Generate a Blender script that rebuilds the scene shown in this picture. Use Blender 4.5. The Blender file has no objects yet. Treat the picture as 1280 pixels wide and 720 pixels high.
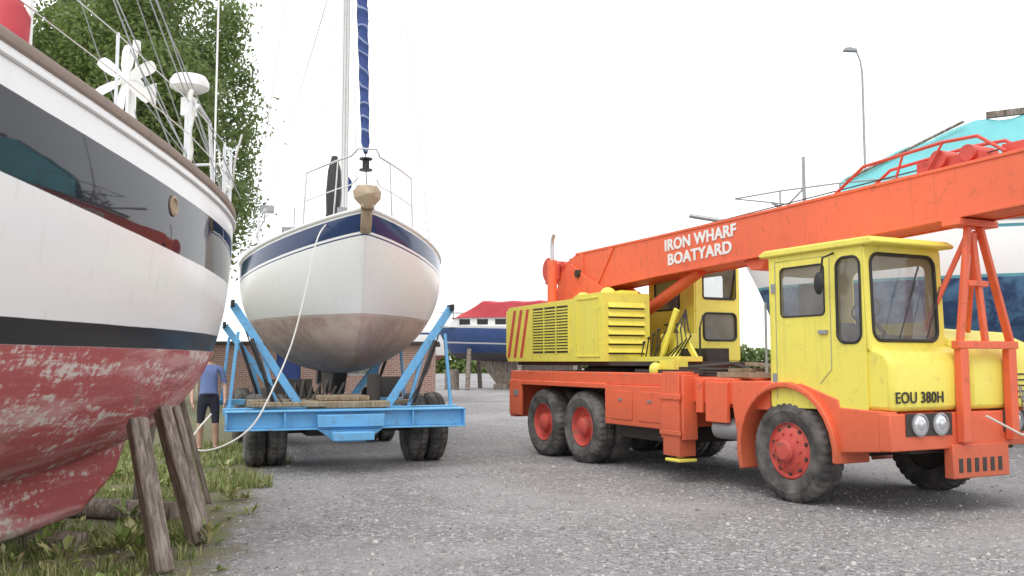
import bpy, bmesh, math, random
from mathutils import Vector, Matrix
from mathutils import noise as mn
random.seed(7)
R=math.radians
sc=bpy.context.scene
# ------------------------------------------------------------------ node helpers
def nn(nt,t,props=None,**inp):
    n=nt.nodes.new(t)
    if props:
        for k,v in props.items(): setattr(n,k,v)
    for k,v in inp.items():
        s=n.inputs[k.replace('_',' ')]
        if isinstance(v,bpy.types.NodeSocket): nt.links.new(v,s)
        else: s.default_value=v
    return n
def c4(c,k=1.0): return (min(1,c[0]*k),min(1,c[1]*k),min(1,c[2]*k),1)
def math_(nt,op,a,b=None,clamp=False):
    n=nt.nodes.new('ShaderNodeMath'); n.operation=op; n.use_clamp=clamp
    for i,x in enumerate((a,b)):
        if x is None: continue
        if isinstance(x,bpy.types.NodeSocket): nt.links.new(x,n.inputs[i])
        else: n.inputs[i].default_value=x
    return n.outputs[0]
def mix(nt,f,a,b,mode='MIX'):
    n=nt.nodes.new('ShaderNodeMix'); n.data_type='RGBA'; n.blend_type=mode
    for s,x in ((n.inputs[0],f),(n.inputs[6],a),(n.inputs[7],b)):
        if isinstance(x,bpy.types.NodeSocket): nt.links.new(x,s)
        else: s.default_value=x
    return n.outputs[2]
def sstep(nt,x,a,b):
    n=nt.nodes.new('ShaderNodeMapRange'); n.interpolation_type='SMOOTHSTEP'
    nt.links.new(x,n.inputs[0]); n.inputs[1].default_value=a; n.inputs[2].default_value=b
    return n.outputs[0]
def noise_(nt,vec,scale,detail=4,rough=.55,dist=0):
    return nn(nt,'ShaderNodeTexNoise',Vector=vec,Scale=scale,Detail=detail,Roughness=rough,Distortion=dist).outputs[0]
def newmat(name):
    m=bpy.data.materials.new(name); m.use_nodes=True
    nt=m.node_tree; b=nt.nodes['Principled BSDF']
    return m,nt,b
def objco(nt): return nt.nodes.new('ShaderNodeTexCoord').outputs['Object']
def bump_(nt,h,strength,dist,b):
    n=nn(nt,'ShaderNodeBump',Height=h,Strength=strength,Distance=dist); nt.links.new(n.outputs[0],b.inputs['Normal'])
def paint(name,col,rough=.45,var=.12,dirt=(.10,.08,.06),amt=.35,scale=2.0,metal=0,bump=.15,dscale=7,low=None,streak=0):
    m,nt,b=newmat(name); co=objco(nt)
    n1=noise_(nt,co,scale,4); n2=noise_(nt,co,dscale,6,.7,.3)
    c=mix(nt,n1,c4(col,1-var),c4(col,1+var))
    f=math_(nt,'MULTIPLY',sstep(nt,n2,.52,.72),amt)
    if streak:
        mp=nn(nt,'ShaderNodeMapping',Vector=co); mp.inputs['Scale'].default_value=(9,9,.5)
        f=math_(nt,'MAXIMUM',f,math_(nt,'MULTIPLY',sstep(nt,noise_(nt,mp.outputs[0],2.2,4,.6),.55,.72),streak))
    if low:
        z=nn(nt,'ShaderNodeSeparateXYZ',Vector=co).outputs[2]
        lf=math_(nt,'MULTIPLY',sstep(nt,math_(nt,'ADD',z,math_(nt,'MULTIPLY',n2,-.5)),low,low-.9),.5)
        f=math_(nt,'MAXIMUM',f,lf)
    c=mix(nt,f,c,c4(dirt))
    nt.links.new(c,b.inputs['Base Color'])
    r=math_(nt,'ADD',math_(nt,'MULTIPLY',n2,.35),rough-.17,True)
    nt.links.new(r,b.inputs['Roughness']); b.inputs['Metallic'].default_value=metal
    if bump: bump_(nt,noise_(nt,co,45,3),bump,.004,b)
    return m
M={}
M['yellow']=paint('yellow_paint',(.86,.76,.125),.45,.07,(.40,.32,.12),.33,streak=.22)
M['orange']=paint('orange_red_paint',(.82,.15,.065),.5,.10,(.25,.09,.05),.42,low=.95,streak=.25)
M['red']=paint('red_paint',(.64,.085,.06),.5,.12,(.14,.07,.05),.5)
M['rimred']=paint('faded_red_rim',(.56,.085,.065),.6,.2,(.18,.11,.09),.75,dscale=5)
M['blue']=paint('trailer_blue_paint',(.15,.44,.75),.5,.15,(.20,.15,.12),.6,streak=.25)
M['black']=paint('black_parts',(.022,.022,.024),.55,.2,(.08,.07,.06),.4)
M['under']=paint('greasy_underside',(.045,.04,.036),.7,.3,(.10,.07,.05),.6)
M['grey']=paint('grey_metal',(.34,.35,.36),.45,.15,(.12,.1,.08),.4,metal=.4)
M['steel']=paint('stainless_steel',(.66,.67,.68),.3,.05,(.3,.28,.25),.15,metal=.8)
M['white']=paint('white_paint',(.82,.82,.81),.35,.04,(.45,.42,.36),.2)
M['cream']=paint('cream_grp',(.78,.76,.71),.4,.05,(.4,.36,.3),.3)
M['caprail']=paint('weathered_caprail',(.30,.23,.19),.7,.2,(.14,.12,.1),.5)
M['canvas_red']=paint('red_canvas',(.50,.06,.075),.8,.2,(.2,.04,.05),.4,bump=.4)
M['canvas_blue']=paint('navy_canvas',(.035,.065,.22),.8,.2,(.10,.12,.25),.4)
M['tarp']=paint('turquoise_tarp',(.15,.50,.53),.6,.2,(.35,.6,.6),.5,scale=1.5,bump=.5)
M['rope']=paint('white_rope',(.72,.71,.66),.85,.1)
M['cloth']=paint('blue_shirt_cloth',(.18,.25,.50),.9,.1,amt=.1)
M['shorts']=paint('dark_shorts_cloth',(.03,.032,.05),.9,.2,amt=.1)
M['skin']=paint('skin',(.58,.36,.27),.55,.08,(.4,.2,.15),.2,bump=.05)
M['hair']=paint('grey_hair',(.22,.19,.17),.8,.3)
M['cotton']=paint('shoe_leather',(.12,.09,.07),.7,.3)
M['bronze']=paint('galvanised_rusty',(.42,.33,.23),.6,.25,(.2,.12,.07),.7,metal=.3)
def woodmat(name,a,b_):
    m,nt,b=newmat(name); co=objco(nt)
    mp=nn(nt,'ShaderNodeMapping',Vector=co); mp.inputs['Scale'].default_value=(9,9,1.3)
    n=noise_(nt,mp.outputs[0],3,6,.65,.6); n2=noise_(nt,co,1.4,3)
    c=mix(nt,sstep(nt,n,.35,.68),c4(a),c4(b_)); c=mix(nt,math_(nt,'MULTIPLY',n2,.5),c,c4(a,.5))
    nt.links.new(c,b.inputs['Base Color']); b.inputs['Roughness'].default_value=.85
    bump_(nt,n,.7,.015,b); return m
M['wood']=woodmat('old_timber',(.13,.10,.08),(.42,.36,.31))
M['plank']=woodmat('plank_timber',(.25,.19,.12),(.46,.38,.27))
M['bark']=woodmat('bark',(.09,.075,.06),(.30,.28,.25))
m,nt,b=newmat('tyre_rubber'); co=objco(nt); n=noise_(nt,co,4,5,.6)
nt.links.new(mix(nt,sstep(nt,n,.35,.7),(.05,.049,.048,1),(.17,.16,.15,1)),b.inputs['Base Color']); b.inputs['Roughness'].default_value=.85
bump_(nt,noise_(nt,co,60,3),.3,.006,b); M['tyre']=m
m=bpy.data.materials.new('window_glass'); m.use_nodes=True; nt=m.node_tree; nt.nodes.clear()
out=nt.nodes.new('ShaderNodeOutputMaterial'); t=nn(nt,'ShaderNodeBsdfTransparent',Color=(.70,.72,.72,1))
co=objco(nt); n=noise_(nt,co,3,4)
d=nn(nt,'ShaderNodeBsdfDiffuse',Color=(.50,.48,.46,1)); g=nn(nt,'ShaderNodeBsdfGlossy',Roughness=.05)
m1=nn(nt,'ShaderNodeMixShader',Fac=math_(nt,'MULTIPLY',n,.5)); nt.links.new(t.outputs[0],m1.inputs[1]); nt.links.new(d.outputs[0],m1.inputs[2])
fr=nn(nt,'ShaderNodeFresnel',IOR=1.5); m2=nn(nt,'ShaderNodeMixShader',Fac=fr.outputs[0])
nt.links.new(m1.outputs[0],m2.inputs[1]); nt.links.new(g.outputs[0],m2.inputs[2]); nt.links.new(m2.outputs[0],out.inputs[0]); M['glass']=m
m,nt,b=newmat('headlamp_lens'); co=objco(nt); w=nn(nt,'ShaderNodeTexWave',Vector=co,Scale=40.)
nt.links.new(mix(nt,w.outputs[1],(.55,.56,.58,1),(.82,.83,.85,1)),b.inputs['Base Color']); b.inputs['Roughness'].default_value=.12; b.inputs['Metallic'].default_value=.6; M['lamp']=m
# ------------------------------------------------------------------ geometry helpers
def empty(name,loc=(0,0,0),rz=0):
    e=bpy.data.objects.new(name,None); sc.collection.objects.link(e); e.location=loc; e.rotation_euler=(0,0,rz); e.empty_display_size=.3; return e
def rrect(a0,a1,b0,b1,r,n=5):
    pts=[]
    for cx,cy,s in ((a1-r,b1-r,0),(a0+r,b1-r,90),(a0+r,b0+r,180),(a1-r,b0+r,270)):
        for i in range(n+1):
            t=R(s+90*i/n); pts.append((cx+r*math.cos(t),cy+r*math.sin(t)))
    return pts
class G:
    def __init__(s): s.v=[]; s.f=[]
    def box(s,x0,x1,y0,y1,z0,z1):
        n=len(s.v); s.v+=[(x,y,z) for z in (z0,z1) for y in (y0,y1) for x in (x0,x1)]
        s.f+=[tuple(n+i for i in q) for q in ((0,2,3,1),(4,5,7,6),(0,1,5,4),(2,6,7,3),(0,4,6,2),(1,3,7,5))]; return s
    def beam(s,a,b,w,h,up=(0,0,1)):
        a=Vector(a);b=Vector(b);d=(b-a).normalized();u=Vector(up)
        if abs(d.dot(u))>.98: u=Vector((1,0,0))
        r=d.cross(u).normalized();u=r.cross(d); n=len(s.v)
        for p in (a,b):
            for (i,j) in ((-1,-1),(1,-1),(1,1),(-1,1)): s.v.append(tuple(p+r*(i*w/2)+u*(j*h/2)))
        s.f+=[tuple(n+i for i in q) for q in ((0,1,2,3),(4,7,6,5),(0,4,5,1),(1,5,6,2),(2,6,7,3),(3,7,4,0))]; return s
    def tube(s,pts,r,seg=8,closed=False,flat=1.0):
        P=[Vector(p) for p in pts]; N=len(P); rad=r if isinstance(r,(list,tuple)) else [r]*N
        base=len(s.v); u=None
        for i,p in enumerate(P):
            a=P[(i-1)%N] if (closed or i>0) else p; b=P[(i+1)%N] if (closed or i<N-1) else p
            d=(b-a)
            d=d.normalized() if d.length>1e-9 else Vector((0,0,1))
            if u is None:
                u=Vector((0,0,1)) if abs(d.z)<.9 else Vector((1,0,0))
            u=(u-d*u.dot(d)).normalized(); w=d.cross(u)
            for k in range(seg):
                t=2*math.pi*k/seg; s.v.append(tuple(p+(u*math.cos(t)+w*math.sin(t)*flat)*rad[i]))
        for i in range(N if closed else N-1):
            for k in range(seg):
                a=base+i*seg+k; b=base+i*seg+(k+1)%seg; j=(i+1)%N
                s.f.append((a,b,base+j*seg+(k+1)%seg,base+j*seg+k))
        if not closed:
            s.f.append(tuple(base+k for k in range(seg))[::-1]); s.f.append(tuple(base+(N-1)*seg+k for k in range(seg)))
        return s
    def prism(s,poly,ax,a0,a1):
        n=len(s.v);m=len(poly)
        for a in (a0,a1):
            for p,q in poly: s.v.append({'x':(a,p,q),'y':(p,a,q),'z':(p,q,a)}[ax])
        s.f.append(tuple(range(n,n+m))); s.f.append(tuple(range(n+m,n+2*m))[::-1])
        for i in range(m): j=(i+1)%m; s.f.append((n+i,n+m+i,n+m+j,n+j))
        return s
    def lathe(s,o,ax,prof,seg=32,mod=None):
        o=Vector(o);d=Vector(ax).normalized();u=Vector((0,0,1)) if abs(d.z)<.9 else Vector((1,0,0))
        u=(u-d*u.dot(d)).normalized();w=d.cross(u);n=len(s.v);m=len(prof)
        for k in range(seg):
            t=2*math.pi*k/seg
            for i,(r,h) in enumerate(prof):
                if mod: r=mod(r,h,k)
                s.v.append(tuple(o+d*h+(u*math.cos(t)+w*math.sin(t))*r))
        for k in range(seg):
            for i in range(m-1):
                a=n+k*m+i;b=n+((k+1)%seg)*m+i; s.f.append((a,b,b+1,a+1))
        return s
    def ball(s,c,rx,ry,rz,seg=16,rings=10):
        prof=[(max(1e-4,math.sin(math.pi*i/rings)),-math.cos(math.pi*i/rings)) for i in range(rings+1)]
        n=len(s.v); s.lathe((0,0,0),(0,0,1),prof,seg)
        for i in range(n,len(s.v)):
            x,y,z=s.v[i]; s.v[i]=(c[0]+x*rx,c[1]+y*ry,c[2]+z*rz)
        return s
    def obj(s,name,parent,mat,bevel=0,smooth=True,recalc=True,ang=38):
        me=bpy.data.meshes.new(name); me.from_pydata(s.v,[],s.f); me.materials.append(M[mat] if isinstance(mat,str) else mat)
        if recalc:
            bm=bmesh.new(); bm.from_mesh(me); bmesh.ops.remove_doubles(bm,verts=bm.verts,dist=1e-5); bmesh.ops.recalc_face_normals(bm,faces=bm.faces); bm.to_mesh(me); bm.free()
        if smooth:
            for p in me.polygons: p.use_smooth=True
            try: me.set_sharp_from_angle(angle=R(ang))
            except Exception: pass
        o=bpy.data.objects.new(name,me); sc.collection.objects.link(o); o.parent=parent
        if bevel:
            b=o.modifiers.new('bevel','BEVEL'); b.width=bevel; b.segments=2; b.limit_method='ANGLE'; b.angle_limit=R(40)
        return o
def plate(name,parent,outer,holes,thick,mat,O,A,B):
    cu=bpy.data.curves.new(name,'CURVE'); cu.dimensions='2D'; cu.fill_mode='BOTH'; cu.extrude=thick/2
    for pts in [outer]+holes:
        sp=cu.splines.new('POLY'); sp.points.add(len(pts)-1); sp.use_cyclic_u=True
        for i,p in enumerate(pts): sp.points[i].co=(p[0],p[1],0,1)
    t=bpy.data.objects.new('tmp',cu); sc.collection.objects.link(t); bpy.context.view_layer.update()
    dg=bpy.context.evaluated_depsgraph_get(); me=bpy.data.meshes.new_from_object(t.evaluated_get(dg)); bpy.data.objects.remove(t)
    A=Vector(A);B=Vector(B);C=A.cross(B).normalized();O=Vector(O)
    for v in me.vertices:
        c=v.co.copy(); v.co=O+A*c.x+B*c.y+C*c.z
    me.materials.clear(); me.materials.append(M[mat])
    bm=bmesh.new(); bm.from_mesh(me); bmesh.ops.remove_doubles(bm,verts=bm.verts,dist=1e-5); bmesh.ops.recalc_face_normals(bm,faces=bm.faces); bm.to_mesh(me); bm.free()
    o=bpy.data.objects.new(name,me); sc.collection.objects.link(o); o.parent=parent; return o
def gasket(g,hole,O,A,B,r=.014):
    A=Vector(A);B=Vector(B);O=Vector(O); g.tube([O+A*p[0]+B*p[1] for p in hole],r,6,closed=True)
def pane(g,hole,O,A,B):
    A=Vector(A);B=Vector(B);O=Vector(O);n=len(g.v); g.v+=[tuple(O+A*p[0]+B*p[1]) for p in hole]; g.f.append(tuple(range(n,n+len(hole))))
def text(name,parent,s,size,loc,rot,mat,off=.0,ext=.003,sx=1,spacing=1.0):
    cu=bpy.data.curves.new(name,'FONT'); cu.body=s; cu.size=size; cu.offset=off; cu.extrude=ext; cu.space_character=spacing
    t=bpy.data.objects.new('tmp',cu); sc.collection.objects.link(t); bpy.context.view_layer.update()
    dg=bpy.context.evaluated_depsgraph_get(); me=bpy.data.meshes.new_from_object(t.evaluated_get(dg)); bpy.data.objects.remove(t)
    me.materials.clear(); me.materials.append(M[mat])
    o=bpy.data.objects.new(name,me); sc.collection.objects.link(o); o.parent=parent; o.location=loc; o.rotation_euler=rot; o.scale=(sx,1,1); return o
def wheel(p,name,x,y,R_,W,side,rim,front=False):
    ax=(0,-side,0); k=R_/.55
    g=G()
    prof=[(.30*k,.03),(.33*k,.012),(.42*k,-.012),(.425*k,-.018),(.445*k,-.018),(.45*k,-.012),(.49*k,.0),(.525*k,.02),(.548*k,.05),(.55*k,W*.42),(.535*k,W*.44),(.535*k,W*.56),(.55*k,W*.58),(.548*k,W-.05),(.525*k,W-.02),(.49*k,W),(.42*k,W+.01),(.30*k,W-.03)]
    def mod(r,h,kk):
        if r>.52*k and (h<W*.3 or h>W*.7) and kk%3==0: return r-.022
        return r
    g.lathe((x,y,R_-.012),ax,prof,108,mod)
    g.obj(name+'_tyre',p,'tyre',ang=30)
    h=G()
    if front: pr=[(.31*k,.035),(.295*k,.02),(.285*k,.045),(.26*k,.05),(.22*k,.02),(.15*k,-.0),(.13*k,-.01),(.12*k,-.05),(.09*k,-.075),(0.001,-.08)]
    else: pr=[(.31*k,.035),(.295*k,.02),(.285*k,.05),(.27*k,.10),(.22*k,.12),(.16*k,.12),(.14*k,.10),(.13*k,.03),(.10*k,.005),(.05*k,-.01),(.001,-.01)]
    h.lathe((x,y,R_),ax,pr,40)
    h.obj(name+'_rim',p,rim,ang=28)
    q=G(); rr=.185*k; hb=.01 if front else .115
    for i in range(10):
        t=2*math.pi*i/10
        q.lathe((x+rr*math.cos(t),y,R_+rr*math.sin(t)),ax,[(.014,hb+.01),(.014,hb-.022),(.001,hb-.024)],6)
    q.obj(name+'_nuts',p,rim)
    if front:
        q=G()
        for i in range(10):
            t=2*math.pi*(i+.5)/10
            q.lathe((x+.245*k*math.cos(t),y,R_+.245*k*math.sin(t)),ax,[(.022,.046),(.022,.030),(.001,.030)],10)
        q.obj(name+'_rim_holes',p,'under')
    b=G(); b.lathe((x,y,R_),ax,[(.30*k,W-.03),(.25*k,W-.05),(.05,W-.05),(.001,W-.05)],24); b.obj(name+'_brake',p,'under')
# ------------------------------------------------------------------ world / light / camera
w=bpy.data.worlds.new('World'); sc.world=w; w.use_nodes=True; nt=w.node_tree; bg=nt.nodes['Background']
SE,SR=R(55),R(205)
sky=nn(nt,'ShaderNodeTexSky',{'sky_type':'NISHITA','sun_disc':False,'sun_elevation':SE,'sun_rotation':SR,'dust_density':3.0})
tc=nt.nodes.new('ShaderNodeTexCoord')
cl=noise_(nt,tc.outputs['Generated'],2.2,4,.5)
cc=mix(nt,cl,(11.2,11.4,11.7,1),(14,14,14,1))
cm=mix(nt,.9,sky.outputs[0],cc)
nt.links.new(cm,bg.inputs[0]); bg.inputs[1].default_value=.128
sd=bpy.data.lights.new('sun','SUN'); sd.energy=1.1; sd.angle=R(28); sd.color=(1,.965,.91)
so=bpy.data.objects.new('sun',sd); sc.collection.objects.link(so)
sdir=Vector((math.sin(SR)*math.cos(SE),math.cos(SR)*math.cos(SE),math.sin(SE)))
so.rotation_euler=sdir.to_track_quat('Z','Y').to_euler(); so.location=(-5,-10,20)
cd=bpy.data.cameras.new('camera'); cam=bpy.data.objects.new('camera',cd); sc.collection.objects.link(cam); sc.camera=cam
cam.location=(0,0,1.53); cam.rotation_euler=(R(90+4.57),0,0); cd.sensor_width=36; cd.lens=36*1150/1280; cd.clip_end=3000; cd.clip_start=.05
sc.view_settings.view_transform='Standard'; sc.view_settings.look='None'; sc.view_settings.exposure=0
# ------------------------------------------------------------------ ground
m,nt,b=newmat('gravel'); co=objco(nt); sep=nn(nt,'ShaderNodeSeparateXYZ',Vector=co)
X,Y=sep.outputs[0],sep.outputs[1]
vor=nn(nt,'ShaderNodeTexVoronoi',Vector=co,Scale=62.)
vor2=nn(nt,'ShaderNodeTexVoronoi',Vector=co,Scale=27.)
nz=noise_(nt,co,1.3,7,.7); nf=noise_(nt,co,55,3,.7); nl=noise_(nt,co,.28,5,.6,.5); nm=noise_(nt,co,9,5,.75)
vs=nn(nt,'ShaderNodeSeparateColor',Color=vor.outputs['Color']).outputs[0]
vs2=nn(nt,'ShaderNodeSeparateColor',Color=vor2.outputs['Color']).outputs[0]
c=mix(nt,vs,(.13,.125,.13,1),(.47,.455,.465,1))
c=mix(nt,math_(nt,'MULTIPLY',sstep(nt,vs2,.90,.95),.8),c,(.64,.62,.61,1))
c=mix(nt,math_(nt,'MULTIPLY',sstep(nt,vs2,.12,.05),.6),c,(.08,.075,.075,1))
c=mix(nt,math_(nt,'MULTIPLY',sstep(nt,nm,.48,.66),.45),c,(.17,.16,.16,1))
c=mix(nt,math_(nt,'MULTIPLY',sstep(nt,nz,.46,.64),.5),c,(.22,.205,.20,1))
c=mix(nt,math_(nt,'MULTIPLY',sstep(nt,nl,.45,.6),.5),c,(.43,.415,.42,1))
c=mix(nt,math_(nt,'MULTIPLY',nf,.2),c,(.24,.23,.23,1))
edge=math_(nt,'ADD',math_(nt,'MULTIPLY',Y,.21),X)
edge=math_(nt,'ADD',edge,math_(nt,'MULTIPLY',math_(nt,'SUBTRACT',noise_(nt,co,1.6,6,.7),.5),1.5))
gm=sstep(nt,edge,-.5,-.95)
gcol=mix(nt,sstep(nt,noise_(nt,co,6,6,.7),.42,.62),(.20,.17,.12,1),(.17,.20,.075,1))
c=mix(nt,gm,c,gcol)
nt.links.new(c,b.inputs['Base Color']); b.inputs['Roughness'].default_value=.92
hh=math_(nt,'ADD',math_(nt,'MULTIPLY',vor.outputs['Distance'],-.7),math_(nt,'MULTIPLY',nz,3.5))
hh=math_(nt,'ADD',hh,math_(nt,'MULTIPLY',nm,1.6))
bump_(nt,hh,.9,.022,b); M['gravel']=m
g=G(); S=900
g.v=[(-S,-S,0),(S,-S,0),(S,S,0),(-S,S,0)]; g.f=[(0,1,2,3)]; g.obj('gravel_ground',None,'gravel',smooth=False)
m,nt,b=newmat('stone'); n_=nn(nt,'ShaderNodeNewGeometry').outputs['Random Per Island']
nt.links.new(mix(nt,n_,(.12,.115,.11,1),(.60,.58,.56,1)),b.inputs['Base Color']); b.inputs['Roughness'].default_value=.9; M['stone']=m
g=G()
for i in range(16000):
    y=4.6+(random.random()**1.4)*15; x=random.uniform(-.62,.62)*y
    if x<-.21*y-.8 and random.random()<.8: continue
    s=random.uniform(.005,.013)*(2.2 if random.random()<.04 else 1)
    a=random.random()*6.28; n=len(g.v)
    ring=[(x+s*math.cos(a+k*1.257)*random.uniform(.7,1.2),y+s*math.sin(a+k*1.257)*random.uniform(.7,1.2),0) for k in range(5)]
    g.v+=ring+[(p[0]*.6+x*.4,p[1]*.6+y*.4,s*random.uniform(.5,.9)) for p in ring]
    for k in range(5): g.f.append((n+k,n+(k+1)%5,n+5+(k+1)%5,n+5+k))
    g.f.append((n+5,n+6,n+7,n+8,n+9))
g.obj('loose_gravel_stones',None,'stone',smooth=False,recalc=False)
m,nt,b=newmat('grass_blades'); rr=nn(nt,'ShaderNodeNewGeometry').outputs['Random Per Island']
cr=nt.nodes.new('ShaderNodeValToRGB'); nt.links.new(rr,cr.inputs[0]); e=cr.color_ramp.elements
e[0].color=(.12,.18,.04,1); e[1].color=(.48,.43,.24,1); k=e.new(.45); k.color=(.22,.30,.08,1); k=e.new(.7); k.color=(.36,.36,.15,1)
nt.links.new(cr.outputs[0],b.inputs['Base Color']); b.inputs['Roughness'].default_value=.7
M['grass']=m
g=G()
for i in range(80000):
    y=random.uniform(4.8,17); x=-.21*y-random.uniform(.3,4.2)
    dns=mn.noise(Vector((x*1.1,y*1.1,0)))+.5*mn.noise(Vector((x*4,y*4,3)))
    eg=(x+.21*y+.6)
    if dns< -.10+max(0,(eg+.7))*.8: continue
    h=random.uniform(.025,.09)*(1+max(0,dns)*2.4); a=random.random()*6.28; lw=random.uniform(.003,.006)
    lx=math.cos(a)*h*random.uniform(0,.9); ly=math.sin(a)*h*random.uniform(0,.9); wx=-math.sin(a)*lw; wy=math.cos(a)*lw
    n=len(g.v); g.v+=[(x-wx,y-wy,0),(x+wx,y+wy,0),(x+wx*.7+lx*.4,y+wy*.7+ly*.4,h*.6),(x-wx*.7+lx*.4,y-wy*.7+ly*.4,h*.6),(x+lx,y+ly,h)]
    g.f+=[(n,n+1,n+2,n+3),(n+3,n+2,n+4)]
g.obj('grass',None,'grass',smooth=False,recalc=False)
g=G()
for i in range(80):
    y=random.uniform(5.8,13); x=-.21*y-random.uniform(.6,2.6)
    sz=random.choice((.6,.8,1,1.5))
    for l in range(random.randint(14,34)):
        a=random.random()*6.28; el=random.uniform(.3,1.4); L=random.uniform(.05,.12)*sz; r0=random.uniform(0,.06)*sz; z0=random.uniform(0,.12)*max(0,sz-.5)
        d=Vector((math.cos(a)*math.cos(el),math.sin(a)*math.cos(el),math.sin(el))); s_=Vector((-math.sin(a),math.cos(a),0))*L*.2
        p=Vector((x+math.cos(a)*r0,y+math.sin(a)*r0,z0)); n=len(g.v)
        g.v+=[tuple(p),tuple(p+d*L*.55+s_),tuple(p+d*L-Vector((0,0,L*.15))),tuple(p+d*L*.55-s_)]; g.f.append((n,n+1,n+2,n+3))
g.obj('weeds',None,'grass',smooth=False,recalc=False)
# ------------------------------------------------------------------ hull loft
def hull(name,parent,ds,bf,zsf,zkf,cf,xf,mat,bulge=0.0,mseg=22,transom=True,deckdrop=.04,deckmat='cream',ex=1.0):
    me=bpy.data.meshes.new(name); verts=[];uvs=[];faces=[]
    cols=2*mseg+1
    for i,d in enumerate(ds):
        b_,zs,zk,c_=bf(d),zsf(d),zkf(d),cf(d)
        if i==0: b_=.001
        for j in range(-mseg,mseg+1):
            ph=abs(j)/mseg*math.pi/2; t=(1-math.cos(ph))**c_
            y=b_*math.sin(ph)**ex*(1+bulge*math.sin(2*ph))
            z=zk+(zs-zk)*t
            verts.append((xf(d,t),math.copysign(y,j) if j else 0,z)); uvs.append((zs-z,z))
    n=len(ds)
    for i in range(n-1):
        for j in range(cols-1):
            a=i*cols+j; faces.append((a,a+1,a+cols+1,a+cols))
    if transom: faces.append(tuple((n-1)*cols+j for j in range(cols)))
    me.from_pydata(verts,[],faces)
    uv=me.uv_layers.new(name='UVMap')
    for l in me.loops: uv.data[l.index].uv=uvs[l.vertex_index]
    me.materials.append(M[mat])
    bm=bmesh.new(); bm.from_mesh(me); bmesh.ops.recalc_face_normals(bm,faces=bm.faces); bm.to_mesh(me); bm.free()
    for p in me.polygons: p.use_smooth=True
    me.set_sharp_from_angle(angle=R(50))
    o=bpy.data.objects.new(name,me); sc.collection.objects.link(o); o.parent=parent
    dk=G(); 
    for d in ds:
        x=xf(d,1);y=bf(d)*.985;z=zsf(d)-deckdrop
        dk.v+=[(x,-y,z),(x,0,z+.04),(x,y,z)]
    for i in range(n-1):
        a=i*3; dk.f+=[(a,a+1,a+4,a+3),(a+1,a+2,a+5,a+4)]
    dk.obj('deck',parent,deckmat,recalc=False)
    return o
def sheer(ds,bf,zsf,xf,side,dz=0,k=1.0): return [Vector((xf(d,1),side*bf(d)*k,zsf(d)+dz)) for d in ds]
def hullmat(name,layers,rough=.3,bumpk=.12):
    m,nt,b=newmat(name); uv=nn(nt,'ShaderNodeUVMap').outputs[0]; s=nn(nt,'ShaderNodeSeparateXYZ',Vector=uv); co=objco(nt)
    n1=noise_(nt,co,1.5,5); n2=noise_(nt,co,5,6,.7)
    wob=math_(nt,'MULTIPLY',math_(nt,'SUBTRACT',n1,.5),.012)
    c=mix(nt,math_(nt,'MULTIPLY',sstep(nt,n2,.5,.8),.2),(.87,.87,.87,1),(.68,.66,.62,1))
    mp=nn(nt,'ShaderNodeMapping',Vector=co); mp.inputs['Scale'].default_value=(6,6,.35)
    st=noise_(nt,mp.outputs[0],3,4,.6); c=mix(nt,math_(nt,'MULTIPLY',sstep(nt,st,.56,.75),.18),c,(.52,.46,.38,1))
    rv=nn(nt,'ShaderNodeValue').outputs[0]; rv.default_value=rough; r=rv
    for kind,lo,hi,fn,ro in layers:
        q=math_(nt,'ADD',s.outputs[kind],wob)
        f=math_(nt,'MULTIPLY',sstep(nt,q,lo-.004,lo+.004),sstep(nt,q,hi+.004,hi-.004))
        c=mix(nt,f,c,fn(nt,co)); 
        mr=nt.nodes.new('ShaderNodeMix'); nt.links.new(f,mr.inputs[0]); nt.links.new(r,mr.inputs[2]); mr.inputs[3].default_value=ro; r=mr.outputs[0]
    nt.links.new(c,b.inputs['Base Color']); nt.links.new(r,b.inputs['Roughness'])
    wv=noise_(nt,co,1.1,2,.4); bump_(nt,wv,bumpk,.05,b)
    M[name]=m
flat=lambda col:(lambda nt,co:mix(nt,noise_(nt,co,3,5),c4(col,.8),c4(col,1.2)))
def antifoul_red(nt,co):
    mp=nn(nt,'ShaderNodeMapping',Vector=co); mp.inputs['Scale'].default_value=(.45,1,3.0)
    a=noise_(nt,mp.outputs[0],2.2,8,.68,.4); b2=noise_(nt,mp.outputs[0],1.0,7,.7,.6); d=noise_(nt,co,14,6,.7)
    c=mix(nt,a,(.34,.065,.07,1),(.56,.15,.15,1))
    c=mix(nt,math_(nt,'MULTIPLY',sstep(nt,b2,.44,.60),.85),c,(.60,.34,.33,1))
    dk_=noise_(nt,mp.outputs[0],.8,6,.7,.8); c=mix(nt,math_(nt,'MULTIPLY',sstep(nt,dk_,.55,.66),.75),c,(.27,.075,.075,1))
    c=mix(nt,math_(nt,'MULTIPLY',sstep(nt,math_(nt,'ADD',math_(nt,'MULTIPLY',a,.6),math_(nt,'MULTIPLY',d,.5)),.57,.66),.85),c,(.72,.68,.64,1))
    e=noise_(nt,co,2.7,7,.7,.3); c=mix(nt,math_(nt,'MULTIPLY',sstep(nt,e,.60,.68),.55),c,(.26,.20,.17,1))
    return c
def dark_stripe(nt,co):
    mp=nn(nt,'ShaderNodeMapping',Vector=co); mp.inputs['Scale'].default_value=(.3,1,1.)
    return mix(nt,noise_(nt,mp.outputs[0],2,5),(.008,.009,.014,1),(.03,.032,.045,1))
hullmat('left_hull',[(1,-9,1.63,antifoul_red,.75),(1,1.63,1.79,flat((.012,.013,.016)),.25),(0,.28,.76,dark_stripe,.035)],.2)
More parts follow.
